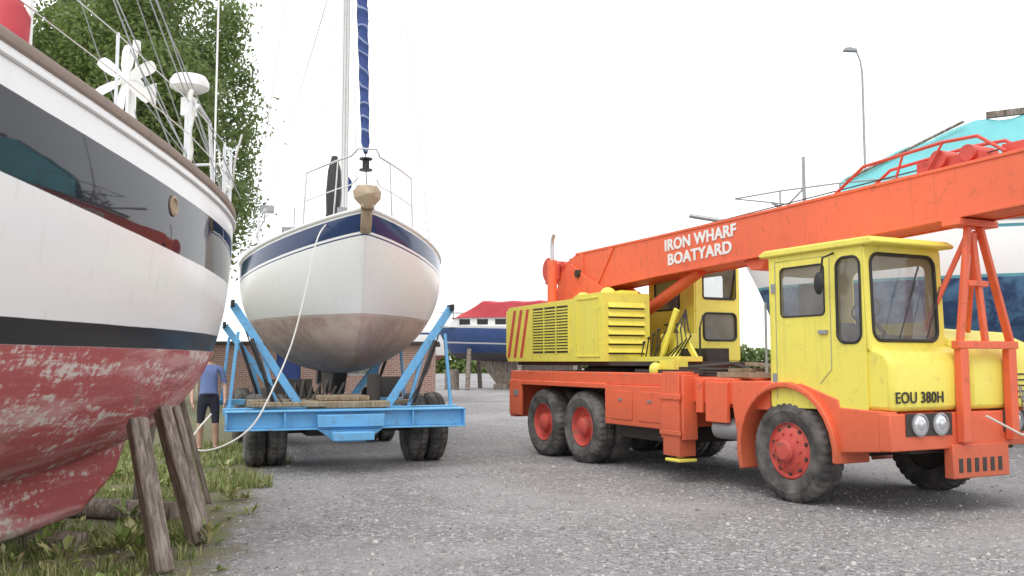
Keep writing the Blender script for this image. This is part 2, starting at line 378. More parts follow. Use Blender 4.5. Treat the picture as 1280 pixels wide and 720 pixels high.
# ------------------------------------------------------------------ LEFT SAILBOAT
ang=math.atan2(-.986,-.167)
B1=empty('sailboat',(-3.45,10.6,0),ang)
def b1(d):
    if d<6: return .02+1.5*(1-(1-max(0,d)/6)**2)**.66
    if d<8.5: return 1.53
    return 1.53*max(.01,(1-((d-8.5)/4.5)**2))
z1=lambda d:3.07+.0095*d*d if d<6 else 3.412+.03*(d-6)
k1=lambda d:.50+1.05*math.exp(-d/1.45)+ (0 if d<9 else (d-9)**2*.1)
x1=lambda d,t:d+.35*(1-t)*math.exp(-d/.8)
ds1=[0,.01,.04,.1,.2,.35,.5,.7,.9,1.2,1.5,1.9,2.3,2.8,3.3,3.9,4.5,5.2,6,7,8,8.5,9.2,10,10.8,11.6,12.3,12.9]
C1=1.02;EX1=.92;BU1=.09
hull('hull',B1,ds1,b1,z1,k1,lambda d:C1,x1,'left_hull',bulge=BU1,mseg=44,transom=False,ex=EX1)
def surf1(d,z):
    t=(z-k1(d))/(z1(d)-k1(d)); ph=math.acos(1-t**(1/C1)); return b1(d)*math.sin(ph)**EX1*(1+BU1*math.sin(2*ph))
g=G(); 
for s in (-1,1): g.tube(sheer(ds1,b1,z1,x1,s,.02),.045,8,flat=.7)
g.tube([(-.03,0,z1(0)+.02),(.1,0,z1(0)+.02)],.05,8)
g.obj('caprail',B1,'caprail')
g=G()
for s in (-1,1): g.tube([p+Vector((0,s*.02,0)) for p in sheer(ds1,b1,z1,x1,s,-.09)],.018,6)
g.obj('rubbing_strake',B1,'white')
# small round brownish ring on the stripe
g=G(); yy=surf1(3.2,2.76); nrm=Vector((-(surf1(3.5,2.76)-surf1(2.9,2.76))/.6,1,-(surf1(3.2,2.86)-surf1(3.2,2.66))/.2)).normalized()
g.lathe(Vector((3.2,yy,2.76))-nrm*.01,nrm,[(.085,0),(.085,.02),(.06,.025),(.055,.012),(.001,.012)],24); g.obj('round_hull_ring',B1,'bronze')
g=G()
out=[(1.75,1.15),(1.80,.85),(2.0,.50),(2.5,.20),(3.3,.14),(9.0,.14),(9.8,.62),(9,.9)]
g.prism(out,'y',-.15,.15); kl=g.obj('keel',B1,M['left_hull'],bevel=.08)
uv=kl.data.uv_layers.new(name='UVMap')
for l in kl.data.loops: uv.data[l.index].uv=(2.5,kl.data.vertices[l.vertex_index].co.z)
g=G(); g.lathe((2.2,0,.62),(-1,0,0),[(.05,-.1),(.06,.1),(.045,.16),(.02,.17),(.018,.42),(.001,.42)],16); g.obj('propeller_shaft',B1,'grey')
g=G()
for x in (3.0,4.6,6.5,8.4): g.box(x-.15,x+.15,-.45,.45,0,.135)
g.obj('keel_blocks',B1,'wood',bevel=.01)
g=G()
rail=[.25,1.3,2.6,4.0,5.4,6.8,8.2]
for s in (-1,1):
    for d in rail[1:]:
        p=Vector((x1(d,1),s*b1(d)*.93,z1(d))); g.tube([p,p+Vector((0,0,.66))],.012,6)
    for h in (.36,.65):
        g.tube([Vector((x1(d,1),s*b1(d)*.93,z1(d)+h)) for d in rail[1:]],.005,5)
loop=[Vector((x1(d,1),s*b1(d)*.93,z1(d)+.72)) for s,dd in ((1,(1.3,.8,.4,.15)),(-1,(.15,.4,.8,1.3))) for d in dd]
g.tube([loop[0]-Vector((0,0,.7)),loop[0]-Vector((0,0,.12))]+loop[1:7]+[loop[7]-Vector((0,0,.12)),loop[7]-Vector((0,0,.7))],.018,8); g.tube([p-Vector((0,0,.32)) for p in loop],.014,8)
for i in (1,2,3,4,5,6): g.tube([loop[i],loop[i]-Vector((0,0,.70))],.014,6)
g.tube([(2.3,.9,3.1),(2.3,.9,3.75),(2.1,.9,3.9),(1.5,.7,3.9),(1.4,.7,3.2)],.018,8)
g.obj('pushpit_rails',B1,'steel')
g=G(); wx,wz=1.75,4.26
g.tube([(wx,.0,3.1),(wx,0,wz-.08)],.03,10)
g.ball((wx,0,wz),.17,.085,.085,16,10)
for k in range(6):
    t=R(60*k+22); d=Vector((0,math.cos(t),math.sin(t))); s_=Vector((.35,-math.sin(t),math.cos(t))).normalized()
    o=Vector((wx+.13,0,wz)); n=len(g.v)
    for rr_,ww in ((.05,.03),(.14,.055),(.27,.062),(.33,.05),(.345,.02)):
        for q in (-1,1): g.v.append(tuple(o+d*rr_+s_*ww*q))
    for q in range(4): g.f.append((n+2*q,n+2*q+1,n+2*q+3,n+2*q+2))
g.prism([(wx-.12,wz-.02),(wx-.42,wz+.13),(wx-.42,wz-.13)],'y',-.008,.008)
g.obj('wind_generator',B1,'white')
g=G(); g.tube([(.75,.05,3.1),(.75,.05,4.48)],.026,10)
g.lathe((.75,.05,4.48),(0,0,1),[(.001,0),(.16,0),(.205,.03),(.205,.10),(.17,.155),(.08,.18),(.001,.185)],28)
g.box(.70,.80,-.02,.12,4.2,4.40)
g.obj('radar_dome',B1,'white')
g=G(); g.tube([(1.1,.55,3.1),(1.1,.55,5.6)],.010,6); g.tube([(.9,-.5,3.1),(.9,-.5,5.0)],.012,6); g.box(.87,.93,-.53,-.47,4.9,5.02)
g.tube([(2.6,.5,3.1),(2.6,.5,4.3)],.014,6); g.tube([(4.65,1.1,3.2),(4.65,1.1,5.4)],.022,8)
g.obj('aerials',B1,'white')
g=G(); g.tube([(8.6,0,3.4),(8.6,0,13)],.08,12); g.obj('mast',B1,'white')
g=G()
for a,b_ in (((.15,.05,3.2),(8.5,0,12.9)),((.5,.45,3.2),(8.5,.05,12.9)),((.6,-.45,3.2),(8.5,-.05,12.9)),((1.75,.03,4.2),(.5,.4,3.2)),((1.75,-.03,4.2),(.5,-.4,3.2)),
             ((1.6,.9,3.2),(8.4,.1,12.0)),((2.2,.95,3.2),(8.4,.1,10.5)),((1.1,.85,3.2),(6.0,.1,9.0)),((.75,.05,4.5),(.3,.3,3.2)),((1.3,-.8,3.2),(8.5,-.1,11.0)),((3.0,1.2,3.2),(8.4,.1,11.5)),((2.6,.5,4.3),(2.6,1.15,3.2))):
    g.tube([a,b_],.0065,5)
g.obj('rigging_wires',B1,'grey')
g=G(); pts=[]
for i in range(24):
    t=i/23; pts.append((1.2-.5*t+.05*math.sin(t*9),.9-.5*t,3.85-.5*math.sin(t*3.1)))
g.tube(pts,.01,6); pts=[(2.4+.02*math.sin(i),1.0,3.95-.05*i) for i in range(14)]; g.tube(pts,.02,6); g.obj('deck_ropes',B1,'rope')
g=G(); g.prism([(3.3,3.1),(3.4,3.42),(8.6,3.6),(8.9,3.2)],'y',-.8,.8); g.obj('cabin',B1,'white',bevel=.05)
g=G(); g.tube([(5.05,1.25,3.40),(5.02,1.25,3.62),(5.0,1.2,3.80)],[.13,.12,.05],12); g.obj('fender',B1,'canvas_red')
# ------------------------------------------------------------------ timber props
def prop(a,b_,wd):
    a=Vector(a);b_=Vector(b_); o=G()
    L_=(b_-a).length; o.beam((0,0,0),(0,0,L_),wd,wd)
    for i,v in enumerate(o.v): o.v[i]=(v[0]+random.uniform(-.008,.008),v[1]+random.uniform(-.008,.008),v[2]+(random.uniform(-.04,0) if v[2]>.1 else 0))
    ob=o.obj('timber_prop',None,'wood',bevel=.014); ob.location=a; ob.rotation_euler=(b_-a).to_track_quat('Z','Y').to_euler(); return ob
prop((-2.50,6.75,0),(-2.98,7.35,1.08),.14)
prop((-2.62,7.85,0),(-3.10,8.2,1.12),.13)
prop((-2.88,8.7,0),(-3.25,8.9,1.12),.09)
prop((-3.28,10.1,0),(-3.62,9.85,1.5),.06)
prop((-3.75,9.3,0),(-3.55,9.2,1.15),.09)
prop((-5.6,7.0,0),(-5.1,7.2,1.1),.13)
g=G(); g.tube([(-3.2,8.9,.1),(-4.6,9.3,.1)],.10,12); g.obj('timber_log',None,'wood')
# ------------------------------------------------------------------ SAILBOAT ON TRAILER
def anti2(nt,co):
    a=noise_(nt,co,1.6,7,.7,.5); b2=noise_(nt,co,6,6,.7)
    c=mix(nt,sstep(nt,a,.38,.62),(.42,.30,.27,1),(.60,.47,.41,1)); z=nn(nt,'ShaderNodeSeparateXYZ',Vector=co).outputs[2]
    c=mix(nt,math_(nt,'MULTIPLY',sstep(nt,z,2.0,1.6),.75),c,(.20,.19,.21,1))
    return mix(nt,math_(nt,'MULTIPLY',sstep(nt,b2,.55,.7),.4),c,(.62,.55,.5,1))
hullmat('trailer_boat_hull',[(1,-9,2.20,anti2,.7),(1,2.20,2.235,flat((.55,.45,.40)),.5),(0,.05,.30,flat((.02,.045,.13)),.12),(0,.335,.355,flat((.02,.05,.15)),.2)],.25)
ang2=math.atan2(-.963,.27)
B2=empty('sailboat',(-2.06,12.9,0),ang2)
def b2(d):
    d=max(0,d)
    if d<4.2: return .02+1.74*(1-(1-d/4.2)**2.1)**.86
    return 1.75-.35*((d-4.2)/6.3)**2
z2=lambda d:3.68-.46*(1-(1-min(d,5)/5)**2)+(0 if d<5 else (d-5)**2*.006)
k2=lambda d:1.33+.85*math.exp(-(max(d,0)/.85)**1.2)+(0 if d<6 else (d-6)**2*.035)
x2=lambda d,t:-d-.55*(1-t)**1.2*math.exp(-d/.9)
ds2=[0,.01,.04,.08,.15,.25,.4,.6,.85,1.1,1.4,1.8,2.2,2.7,3.2,3.8,4.5,5.3,6.2,7.2,8.2,9.3,10.4]
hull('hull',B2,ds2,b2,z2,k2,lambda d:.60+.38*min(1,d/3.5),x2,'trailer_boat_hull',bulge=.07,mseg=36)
g=G()
for s in (-1,1): g.tube(sheer(ds2,b2,z2,x2,s,.01),.03,8)
g.obj('toe_rail',B2,'white')
g=G(); g.prism([(-3.6,1.36),(-6.6,1.36),(-6.4,.93),(-4.2,.93)],'y',-.13,.13); g.obj('keel',B2,'under',bevel=.05)
g=G(); g.prism([(-8.9,1.8),(-9.6,1.9),(-9.6,1.0),(-9.0,1.0)],'y',-.05,.05); g.obj('rudder',B2,'black',bevel=.02)
g=G(); g.prism([(-3.4,3.25),(-3.7,3.62),(-7.2,3.75),(-7.3,3.25)],'y',-.85,.85); g.obj('cabin',B2,'cream',bevel=.06)
g=G()
for s in (-1,1):
    for x in (-4.2,-5.1,-6.0): g.box(x-.28,x+.28,s*.848,s*.856,3.42,3.58)
g.box(-3.58,-3.57,-.4,.4,3.42,3.52)
g.obj('cabin_windows',B2,'black')
g=G()
g.prism([(.08,3.73),(-.5,3.75),(-.5,3.70),(-.06,3.68),(-.10,3.36),(-.08,3.34),(.03,3.46),(.07,3.62)],'y',-.075,.075); g.obj('stem_plate',B2,'bronze',bevel=.02)
g=G()
g.beam((-.6,0,3.80),(.16,0,3.78),.035,.07)
for s in (-1,1):
    n=len(g.v); g.v+=[(.20,0,3.66),(.28,0,3.86),(.16,0,4.0),(.08,s*.13,4.01),(.05,s*.20,3.93),(.07,s*.19,3.82),(.12,s*.09,3.70)]
    g.f+=[(n,n+1,n+6),(n+1,n+5,n+6),(n+1,n+4,n+5),(n+1,n+3,n+4),(n+1,n+2,n+3)]
g.tube([(.12,-.09,3.70),(.12,.09,3.70)],.045,12); g.tube([(.0,-.06,3.78),(.0,.06,3.78)],.04,12)
g.obj('plough_anchor',B2,'bronze',smooth=False)
g=G()
def dk(d,s,h,k=.94): return Vector((x2(d,1),s*b2(d)*k,z2(d)+h))
TD=(.95,.62,.36,.16)
top=[dk(d,1,.82) for d in TD]+[Vector((.03,.13,z2(0)+.86)),Vector((.03,-.13,z2(0)+.86))]+[dk(d,-1,.82) for d in TD[::-1]]
g.tube([dk(1.02,1,0)]+top+[dk(1.02,-1,0)],.015,8)
mid=[p-Vector((0,0,.42)) for p in top]; g.tube(mid[:5],.011,6); g.tube(mid[5:],.011,6)
for i,dd in ((2,.42),(7,.42)): g.tube([top[i],dk(dd,1 if i<5 else -1,0)],.013,6)
st=[1.0,2.6,4.2,5.8,7.4,9.0,10.2]
for s in (-1,1):
    for d in st[1:]: g.tube([dk(d,s,0),dk(d,s,.62)],.010,6)
    for h in (.34,.61): g.tube([dk(d,s,h+(.12 if d<2 else 0)) for d in st],.004,5)
for x in (-7.6,-9.6):
    g.tube([(x,-1.1,3.2),(x,-1.1,4.15),(x,-.9,4.35),(x,.9,4.35),(x,1.1,4.15),(x,1.1,3.2)],.022,8)
g.tube([(-7.6,-.9,4.35),(-9.6,-.9,4.35)],.02,8); g.tube([(-7.6,.9,4.35),(-9.6,.9,4.35)],.02,8)
g.tube([(-3.0,-1.45,3.3),(-3.0,-1.45,4.0),(-3.1,-1.35,4.12),(-4.6,-1.35,4.15),(-4.7,-1.45,4.0),(-4.7,-1.45,3.3)],.016,8)
g.obj('pulpit_and_rails',B2,'steel')
g=G(); g.box(-8.1,-7.8,-.95,-.6,4.4,4.5); g.tube([(-7.6,-.7,4.35),(-7.6,-.7,4.9)],.014,6); g.box(-9.6,-7.8,-.3,.8,4.37,4.40); g.box(-3.9,-3.6,-1.45,-1.2,4.17,4.27); g.obj('solar_panel_and_aerial',B2,'grey')
g=G(); g.prism([(-7.0,3.6),(-7.2,4.02),(-8.2,4.08),(-8.3,3.6)],'y',-.8,.8); g.prism([(-4.0,3.6),(-4.15,3.95),(-5.4,3.98),(-5.5,3.6)],'y',-.75,.6); g.obj('sprayhood',B2,'cream',bevel=.12)
g=G(); MX=-3.55
g.tube([(MX,0,3.3),(MX,0,16)],.075,14); g.tube([(MX-.1,0,4.55),(-7.0,0,4.5)],.06,10)
g.tube([(MX,-.9,9.5),(MX,.9,9.5)],.02,6)
g.obj('mast_and_boom',B2,'white')
g=G(); g.tube([(MX-.2,0,4.75),(-5,0,4.72),(-6.9,0,4.62)],[.17,.14,.08],10); g.obj('mainsail_cover',B2,'canvas_blue')
m,nt,b=newmat('furled_sail'); co=objco(nt); s=nn(nt,'ShaderNodeSeparateXYZ',Vector=co)
zz=math_(nt,'ADD',s.outputs[2],math_(nt,'MULTIPLY',noise_(nt,co,.9,3),.9))
w_=math_(nt,'SINE',math_(nt,'ADD',math_(nt,'MULTIPLY',zz,24.),math_(nt,'MULTIPLY',s.outputs[1],20.)))
nt.links.new(mix(nt,math_(nt,'MULTIPLY',sstep(nt,w_,.82,.95),.65),(.03,.06,.20,1),(.33,.38,.52,1)),b.inputs['Base Color']); b.inputs['Roughness'].default_value=.85
bump_(nt,w_,.6,.02,b); M['furl']=m
def fst(t): return Vector((-.05,0,4.0)).lerp(Vector((MX+.1,0,15.8)),t)
g=G(); T_=[.045+.9*i/60 for i in range(61)]; g.tube([fst(t) for t in T_],[(.05+.05*math.sin(min(1,t*1.3)*2.4))*(1+.10*math.sin(i*2.1))*(1 if i else .5) for i,t in enumerate(T_)],12); g.obj('furled_headsail',B2,'furl')
g=G(); g.tube([fst(-.02),fst(.99)],.008,6); o=fst(.03); g.lathe(o-Vector((0,0,.09)),(0,0,1),[(.001,0),(.095,0),(.095,.02),(.05,.03),(.05,.15),(.095,.16),(.095,.18),(.001,.18)],20); g.obj('furling_drum',B2,'black')
g=G()
for s in (-1,1):
    g.tube([dk(3.6,s,0),(MX,s*.9,9.5),(MX,0,15.5)],.006,5); g.tube([dk(4.2,s,0),(MX,0,9.4)],.005,5); g.tube([dk(3.0,s,0),(MX,0,9.4)],.005,5)
g.tube([(-1.2,0,3.65),(MX,0,11)],.006,5); g.tube([(-10.3,0,3.6),(MX,0,15.8)],.006,5)
for k in range(3): g.tube([(MX+.12,.05*k-.05,3.7),(MX+.1,.04*k-.04,15)],.006,5)
g.obj('rigging_wires',B2,'grey')
g=G(); g.tube([(-2.3,-.28,3.75),(-2.35,-.28,3.95),(-2.4,-.27,4.3),(-2.42,-.26,4.7),(-2.44,-.26,4.95)],[.05,.11,.13,.11,.05],12); g.obj('rolled_dinghy_bag',B2,'black')
g=G(); g.tube([(-1.0,-.25,3.62),(-1.0,-.25,3.85)],.08,10); g.tube([(-1.3,0,3.6),(-1.3,0,3.78)],.1,12); g.obj('windlass',B2,'grey')
P=[]
ctrl=[(-2.66,13.45,3.62),(-2.76,13.0,3.3),(-2.85,12.75,2.6),(-2.98,12.5,1.8),(-3.15,12.15,1.15),(-3.30,11.8,.72),(-3.55,11.5,.50),(-3.85,11.45,.44),(-4.02,11.7,.58),(-3.96,12.2,.84)]
def cr_(p0,p1,p2,p3,t):
    p0,p1,p2,p3=map(Vector,(p0,p1,p2,p3)); return .5*((2*p1)+(-p0+p2)*t+(2*p0-5*p1+4*p2-p3)*t*t+(-p0+3*p1-3*p2+p3)*t**3)
cx=[ctrl[0]]+ctrl+[ctrl[-1]]
for i in range(len(cx)-3):
    for t in range(8): P.append(cr_(*cx[i:i+4],t/8))
P.append(Vector(ctrl[-1])); g=G(); g.tube(P,.011,8); g.obj('mooring_rope',None,'rope')
# ------------------------------------------------------------------ TRAILER
T=empty('boat_trailer',(-2.28,13.0,0),math.atan2(-.944,.33))
g=G()
g.box(-.02,.02,-1.67,1.67,.62,.84)
g.box(-.12,.12,-1.67,1.67,.84,.865); g.box(-.12,.12,-1.67,1.67,.595,.62)
for y in (-1.66,-.9,.88,1.64): g.box(-.115,.115,y,y+.02,.62,.84)
for y in (-.6,.6): g.box(-7.6,-.125,y-.08,y+.08,.60,.83)
g.box(-2.4,-2.2,-1.2,1.2,.6,.82); g.box(-5.2,-5.0,-1.5,1.5,.6,.82); g.box(-7.7,-7.5,-.7,.7,.6,.82)
g.prism([(-.45,.595),(-.2,.42),(.2,.42),(.45,.595)],'x',-.10,.14); g.box(.14,.42,-.28,.28,.46,.57); g.box(.125,.20,-.46,.46,.63,.80)
g.obj('chassis_beams',T,'blue',bevel=.008)
g=G()
for x in (-.45,-3.6):
    for s in (-1,1):
        zt=2.33 if x>-1 else 2.15
        g.beam((x,s*.62,.87),(x,s*1.58,zt),.09,.11)
        g.beam((x-.02,s*1.60,.87),(x-.02,s*1.50,1.95),.045,.05)
        g.beam((x,s*.95,.87),(x,s*1.15,1.62),.05,.05)
    g.box(x-.08,x+.08,-1.68,-.55,.79,.88); g.box(x-.08,x+.08,.55,1.68,.79,.88)
g.obj('support_arms',T,'blue',bevel=.006)
g=G()
for x in (-.45,-3.6):
    for s in (-1,1):
        z=2.34 if x>-1 else 2.16
        g.beam((x-.14,s*1.585,z),(x+.14,s*1.585,z),.05,.10)
        g.tube([(x+.10,s*1.0,.92),(x+.10,s*1.32,1.85)],.03,8)
g.obj('hull_pads_and_rams',T,'black',bevel=.01)
g=G()
g.box(-1.5,-.2,-.55,.62,.87,.96); g.box(-1.3,-.5,-.35,.38,.965,1.03)
g.box(-.75,-.45,-1.35,-.7,.89,.99); g.box(-.9,-.6,.72,1.1,.89,.96); g.beam((-.3,-1.3,.93),(-.2,-.3,.93),.14,.07)
g.box(-6.5,-4.0,-.25,.25,.84,.925)
g.obj('timber_packing',T,'plank',bevel=.01)
g=G(); g.tube([(-1.2,-1.1,.53),(-1.2,1.2,.53)],.07,12); g.tube([(-4.9,-1.1,.53),(-4.9,1.2,.53)],.07,12); g.box(-1.6,-.7,-.5,.5,.45,.59); g.box(-2.1,-1.8,-1.0,-.3,.9,1.25); g.tube([(-.6,.45,.95),(-.6,.45,1.35)],.10,12); g.box(-1.1,-.7,.5,.9,1.0,1.3)
for i in range(8): g.tube([(-.9,-.8+.1*i,.9),(-1.1,-.75+.12*i,1.15+.05*(i%3)),(-1.6,-.6+.1*i,1.0)],.018,6)
g.obj('axles_and_pump',T,'under')
for ax_ in (-1.2,-4.9):
    for s in (-1,1):
        c0=.15
        wheel(T,'wheel',ax_,c0+s*1.48,.53,.26,s,'grey'); wheel(T,'wheel',ax_,c0+s*1.18,.53,.26,s,'grey')
g=G()
for s in (-1,1): g.tube([(-.45,s*1.45,2.1),(-.3,s*1.2,1.4),(-.2,s*.9,.95)],.012,6)
g.obj('hydraulic_hoses',T,'black')
# ------------------------------------------------------------------ MOBILE CRANE
C=empty('mobile_crane',(.47,15.17,0),math.atan2(-.891,.454))
for nm,x in (('rear_axle_wheel',0),('middle_axle_wheel',1.22)):
    wheel(C,nm,x,.02,.55,.29,-1,'rimred'); wheel(C,nm+'_inner',x,.35,.55,.29,-1,'rimred')
    wheel(C,nm+'_far',x,2.48,.55,.29,1,'rimred'); wheel(C,nm+'_far_inner',x,2.15,.55,.29,1,'rimred')
wheel(C,'front_wheel',5.6,.0,.56,.32,-1,'rimred',True); wheel(C,'front_wheel_far',5.6,2.5,.56,.32,1,'rimred',True)
g=G()
for y in (.75,1.55): g.box(-1.05,6.9,y,y+.2,.72,1.18)
for x in (0,1.22,5.6): g.tube([(x,.3,.55),(x,2.2,.55)],.11,14); 
for x in (0,1.22): g.ball((x,1.25,.58),.28,.25,.25)
g.tube([(1.2,1.25,.6),(5,1.25,.85)],.06,10)
g.box(-.6,1.9,.68,.8,.6,1.2); g.box(4.1,5.0,.45,2.2,.55,1.15); g.box(2.0,3.4,.2,2.3,.45,.66)
g.box(6.0,6.8,.5,2.1,.6,1.0)
g.obj('frame_and_axles',C,'under',bevel=.01)
g=G()
g.box(-1.12,3.5,.02,2.48,1.20,1.375)
g.box(-1.14,-.98,.02,2.48,.58,1.20)
g.box(-1.14,-.72,.0,.06,.62,1.22); g.box(-.72,1.95,.0,.05,1.14,1.215)
g.box(1.95,3.46,-.01,.5,.64,1.20); g.box(1.95,3.46,2.0,2.5,.64,1.20)
g.box(3.46,4.72,.02,2.48,1.02,1.33); g.box(4.15,5.3,.05,2.45,.98,1.30)
g.obj('chassis',C,'orange',bevel=.012)
g=G(); x=3.72
for y in ((-.16,.10),(2.40,2.66)):
    g.box(x-.17,x+.17,y[0],y[1],.34,1.40)
    g.box(x-.24,x-.19,y[0]+.02,y[1]-.02,.55,1.36); g.box(x+.19,x+.24,y[0]+.02,y[1]-.02,.55,1.36)
g.box(x-.14,x+.14,.1,2.4,.70,.98)
g.box(3.50,3.94,-.18,-.165,1.05,1.12); g.box(3.50,3.94,-.18,-.165,.6,.66)
g.obj('outrigger_boxes',C,'orange',bevel=.01)
g=G(); 
for y in (-.03,2.53): g.box(3.60,3.90,y-.14,y+.14,.27,.31); g.tube([(3.74,y,.28),(3.74,y,.4)],.05,10)
g.obj('outrigger_feet',C,'yellow',bevel=.01)
g=G(); g.box(4.25,4.65,-.03,.02,.80,1.28); g.box(4.05,4.18,-.02,.02,.9,1.3)
for x in (2.1,2.8): g.box(x,x+.55,-.022,-.012,.72,1.12)
g.obj('side_lockers',C,'orange',bevel=.008)
g=G(); 
for x in (2.33,3.03): g.box(x,x+.09,-.036,-.022,.98,1.01)
g.box(-.95,-.8,-.012,0,.95,1.05); g.tube([(4.3,.15,.72),(4.9,.15,.72)],.13,16)
for i in range(9): g.ball((-.9+.42*i,.012,1.345),.012,.008,.012,8,6)
g.obj('latches_and_air_tank',C,'grey')
def arc(cx,cz,r,a0,a1,n=16): return [(cx+r*math.cos(R(a0+(a1-a0)*i/n)),cz+r*math.sin(R(a0+(a1-a0)*i/n))) for i in range(n+1)]
g=G()
for y0,y1 in ((-.06,.42),(2.08,2.56)):
    g.prism(arc(5.6,.55,.76,200,-5)+arc(5.6,.55,.70,-5,200),'y',y0,y1)
for y0,y1 in ((.0,.12),(2.38,2.5)):
    g.prism(arc(5.6,.55,.70,-6,78)+[(5.8,1.30),(6.34,1.14),(6.36,1.06),(6.98,1.04),(6.98,.66),(6.35,.60)],'y',y0,y1)
g.prism([(4.72,1.30),(4.72,.98),(4.80,.60),(4.89,.58)]+arc(5.6,.55,.70,175,100)+[(5.35,1.31)],'y',.0,.10)
g.box(6.86,7.0,-.01,2.51,.66,1.02)
g.box(6.6,6.9,.1,2.4,1.0,1.03)
g.box(6.93,7.04,.82,1.68,.36,.70)
g.obj('front_fenders_and_bumper',C,'orange',bevel=.012)
g=G()
for i in range(6): g.box(7.035,7.046,.90+i*.12,.96+i*.12,.42,.56)
for y in (.20,1.66+.0): g.box(6.99,7.012,y,y+.66,.80,1.02)
g.obj('bumper_slots_and_lamp_bezels',C,'under',bevel=.004)
g=G(); gl=G()
for y in (.38,.68,1.84,2.14):
    g.lathe((7.0,y,.91),(1,0,0),[(.11,0),(.115,.03),(.095,.035),(.095,.02)],28); gl.lathe((7.0,y,.91),(1,0,0),[(.095,.024),(.06,.036),(.001,.04)],28)
g.obj('lamp_rings',C,'grey'); gl.obj('headlamps',C,'lamp')
g=G()
g.prism([(6.0,1.04),(6.99,1.04),(7.0,1.50),(6.93,1.62),(6.72,1.70),(6.0,1.72)],'y',.04,1.2)
g.prism([(5.38,1.04),(6.985,1.04),(6.995,1.50),(6.90,1.68),(6.5,1.86),(5.38,1.96)],'y',1.2,2.46)
g.prism([(5.38,1.315),(6.05,1.315),(6.05,1.74),(5.38,1.74)],'y',.045,1.15)
g.obj('nose_bodywork',C,'yellow',bevel=.05)
g=G(); 
for i in range(5): g.box(6.99,7.003,1.85,2.35,1.15+i*.06,1.165+i*.06)
g.obj('radiator_slots',C,'under')
text('number_plate_lettering',C,'EOU 380H',.155,(7.004,.07,1.125),(R(90),0,R(90)),'black',off=.0015,sx=.95,spacing=1.05)
CR=5.36
y0=.03; h1=rrect(5.54,6.18,2.02,2.56,.05); h2=rrect(6.35,6.66,1.72,2.60,.10)
plate('cab_side',C,rrect(CR,6.71,1.03,2.70,.02),[h1,h2],.03,'yellow',(0,y0,0),(1,0,0),(0,0,1))
plate('cab_inner_side',C,rrect(CR,6.70,1.73,2.70,.02),[rrect(5.55,6.55,1.95,2.56,.08)],.03,'yellow',(0,1.12,0),(1,0,0),(0,0,1))
fw=rrect(.09,1.03,1.74,2.62,.11)
plate('cab_front',C,rrect(.015,1.135,1.62,2.71,.05),[fw],.03,'yellow',(6.72+.03*2.2,0,0),(0,1,0),(-.03,0,1))
plate('cab_back',C,rrect(.045,1.105,1.03,2.70,.02),[rrect(.2,.95,2.0,2.5,.06)],.03,'yellow',(CR,0,0),(0,1,0),(0,0,1))
g=G(); gasket(g,h1,(0,y0-.016,0),(1,0,0),(0,0,1),.010); gasket(g,h2,(0,y0-.016,0),(1,0,0),(0,0,1),.015); gasket(g,fw,(6.735+.066,0,0),(0,1,0),(-.03,0,1),.02)
g.obj('window_seals',C,'black')
g=G(); pane(g,h1,(0,y0,0),(1,0,0),(0,0,1)); pane(g,h2,(0,y0,0),(1,0,0),(0,0,1)); pane(g,fw,(6.72+.066,0,0),(0,1,0),(-.03,0,1)); g.obj('cab_windows',C,'glass',smooth=False,recalc=False)
g=G()
g.prism([(5.25,2.70),(6.88,2.70),(6.9,2.73),(6.82,2.78),(5.33,2.78),(5.23,2.74)],'y',-.03,1.15)
g.tube([(6.70,.045,1.7),(6.675,.045,2.70)],.032,10); g.tube([(6.70,1.11,1.7),(6.675,1.11,2.70)],.032,10)
g.obj('cab_roof',C,'yellow',bevel=.02)
g=G(); g.tube([(5.46,.012,1.12),(5.46,.012,2.64),(6.26,.012,2.64),(6.26,.012,1.45),(6.1,.012,1.3)],.004,5); g.box(6.10,6.22,-.01,.015,1.82,1.86)
for z in (1.3,2.3): g.box(5.40,5.46,.0,.02,z,z+.1)
g.tube([(5.33,-.02,1.4),(5.33,-.02,2.2)],.014,8)
g.obj('door_trim',C,'grey')
g=G(); g.tube([(6.32,.02,2.66),(6.32,-.14,2.6),(6.28,-.14,2.35)],.012,6); g.ball((6.27,-.15,2.34),.065,.03,.12,14,8)
g.tube([(6.84,.35,1.76),(6.83,.62,2.35)],.007,5); g.tube([(6.83,.50,2.15),(6.82,.68,2.5)],.010,5)
g.tube([(6.84,.75,1.76),(6.83,.98,2.3)],.007,5)
g.obj('mirror_and_wipers',C,'black')
g=G(); g.box(5.6,6.0,.3,.8,1.74,1.95); g.box(5.52,5.62,.3,.8,1.8,2.4); g.tube([(6.25+.06*math.cos(a_),.55+.2*math.sin(a_),2.08+.12*math.cos(a_)) for a_ in [R(20*i) for i in range(18)]],.014,6,closed=True); g.tube([(6.27,.55,2.05),(6.5,.55,1.8)],.025,8)
g.box(6.4,6.68,.1,1.05,1.72,1.80)
g.obj('cab_interior',C,'under',bevel=.02)
g=G()
g.beam((4.2,.4,1.36),(5.25,.9,1.40),.2,.05); g.beam((4.3,.3,1.42),(5.2,1.5,1.45),.18,.04); g.beam((4.0,1.2,1.36),(5.2,1.0,1.38),.22,.05); g.beam((4.35,.15,1.37),(5.3,.25,1.37),.16,.06); g.beam((4.4,.55,1.5),(5.2,.35,1.47),.12,.04)
g.obj('deck_planks',C,'plank',bevel=.004)
g=G()
for k in range(3):
    g.tube([(3.9+.22*math.cos(R(i*20)),.45+.22*math.sin(R(i*20)),1.36+.035*k) for i in range(18)],.02,6,closed=True)
g.beam((2.6,.1,1.40),(4.0,.12,1.40),.06,.05); g.box(3.2,3.5,.3,.7,1.37,1.46); g.tube([(3.1,.3,1.42),(3.7,.9,1.5),(4.1,.9,1.4)],.03,8)
g.obj('deck_clutter',C,'under')
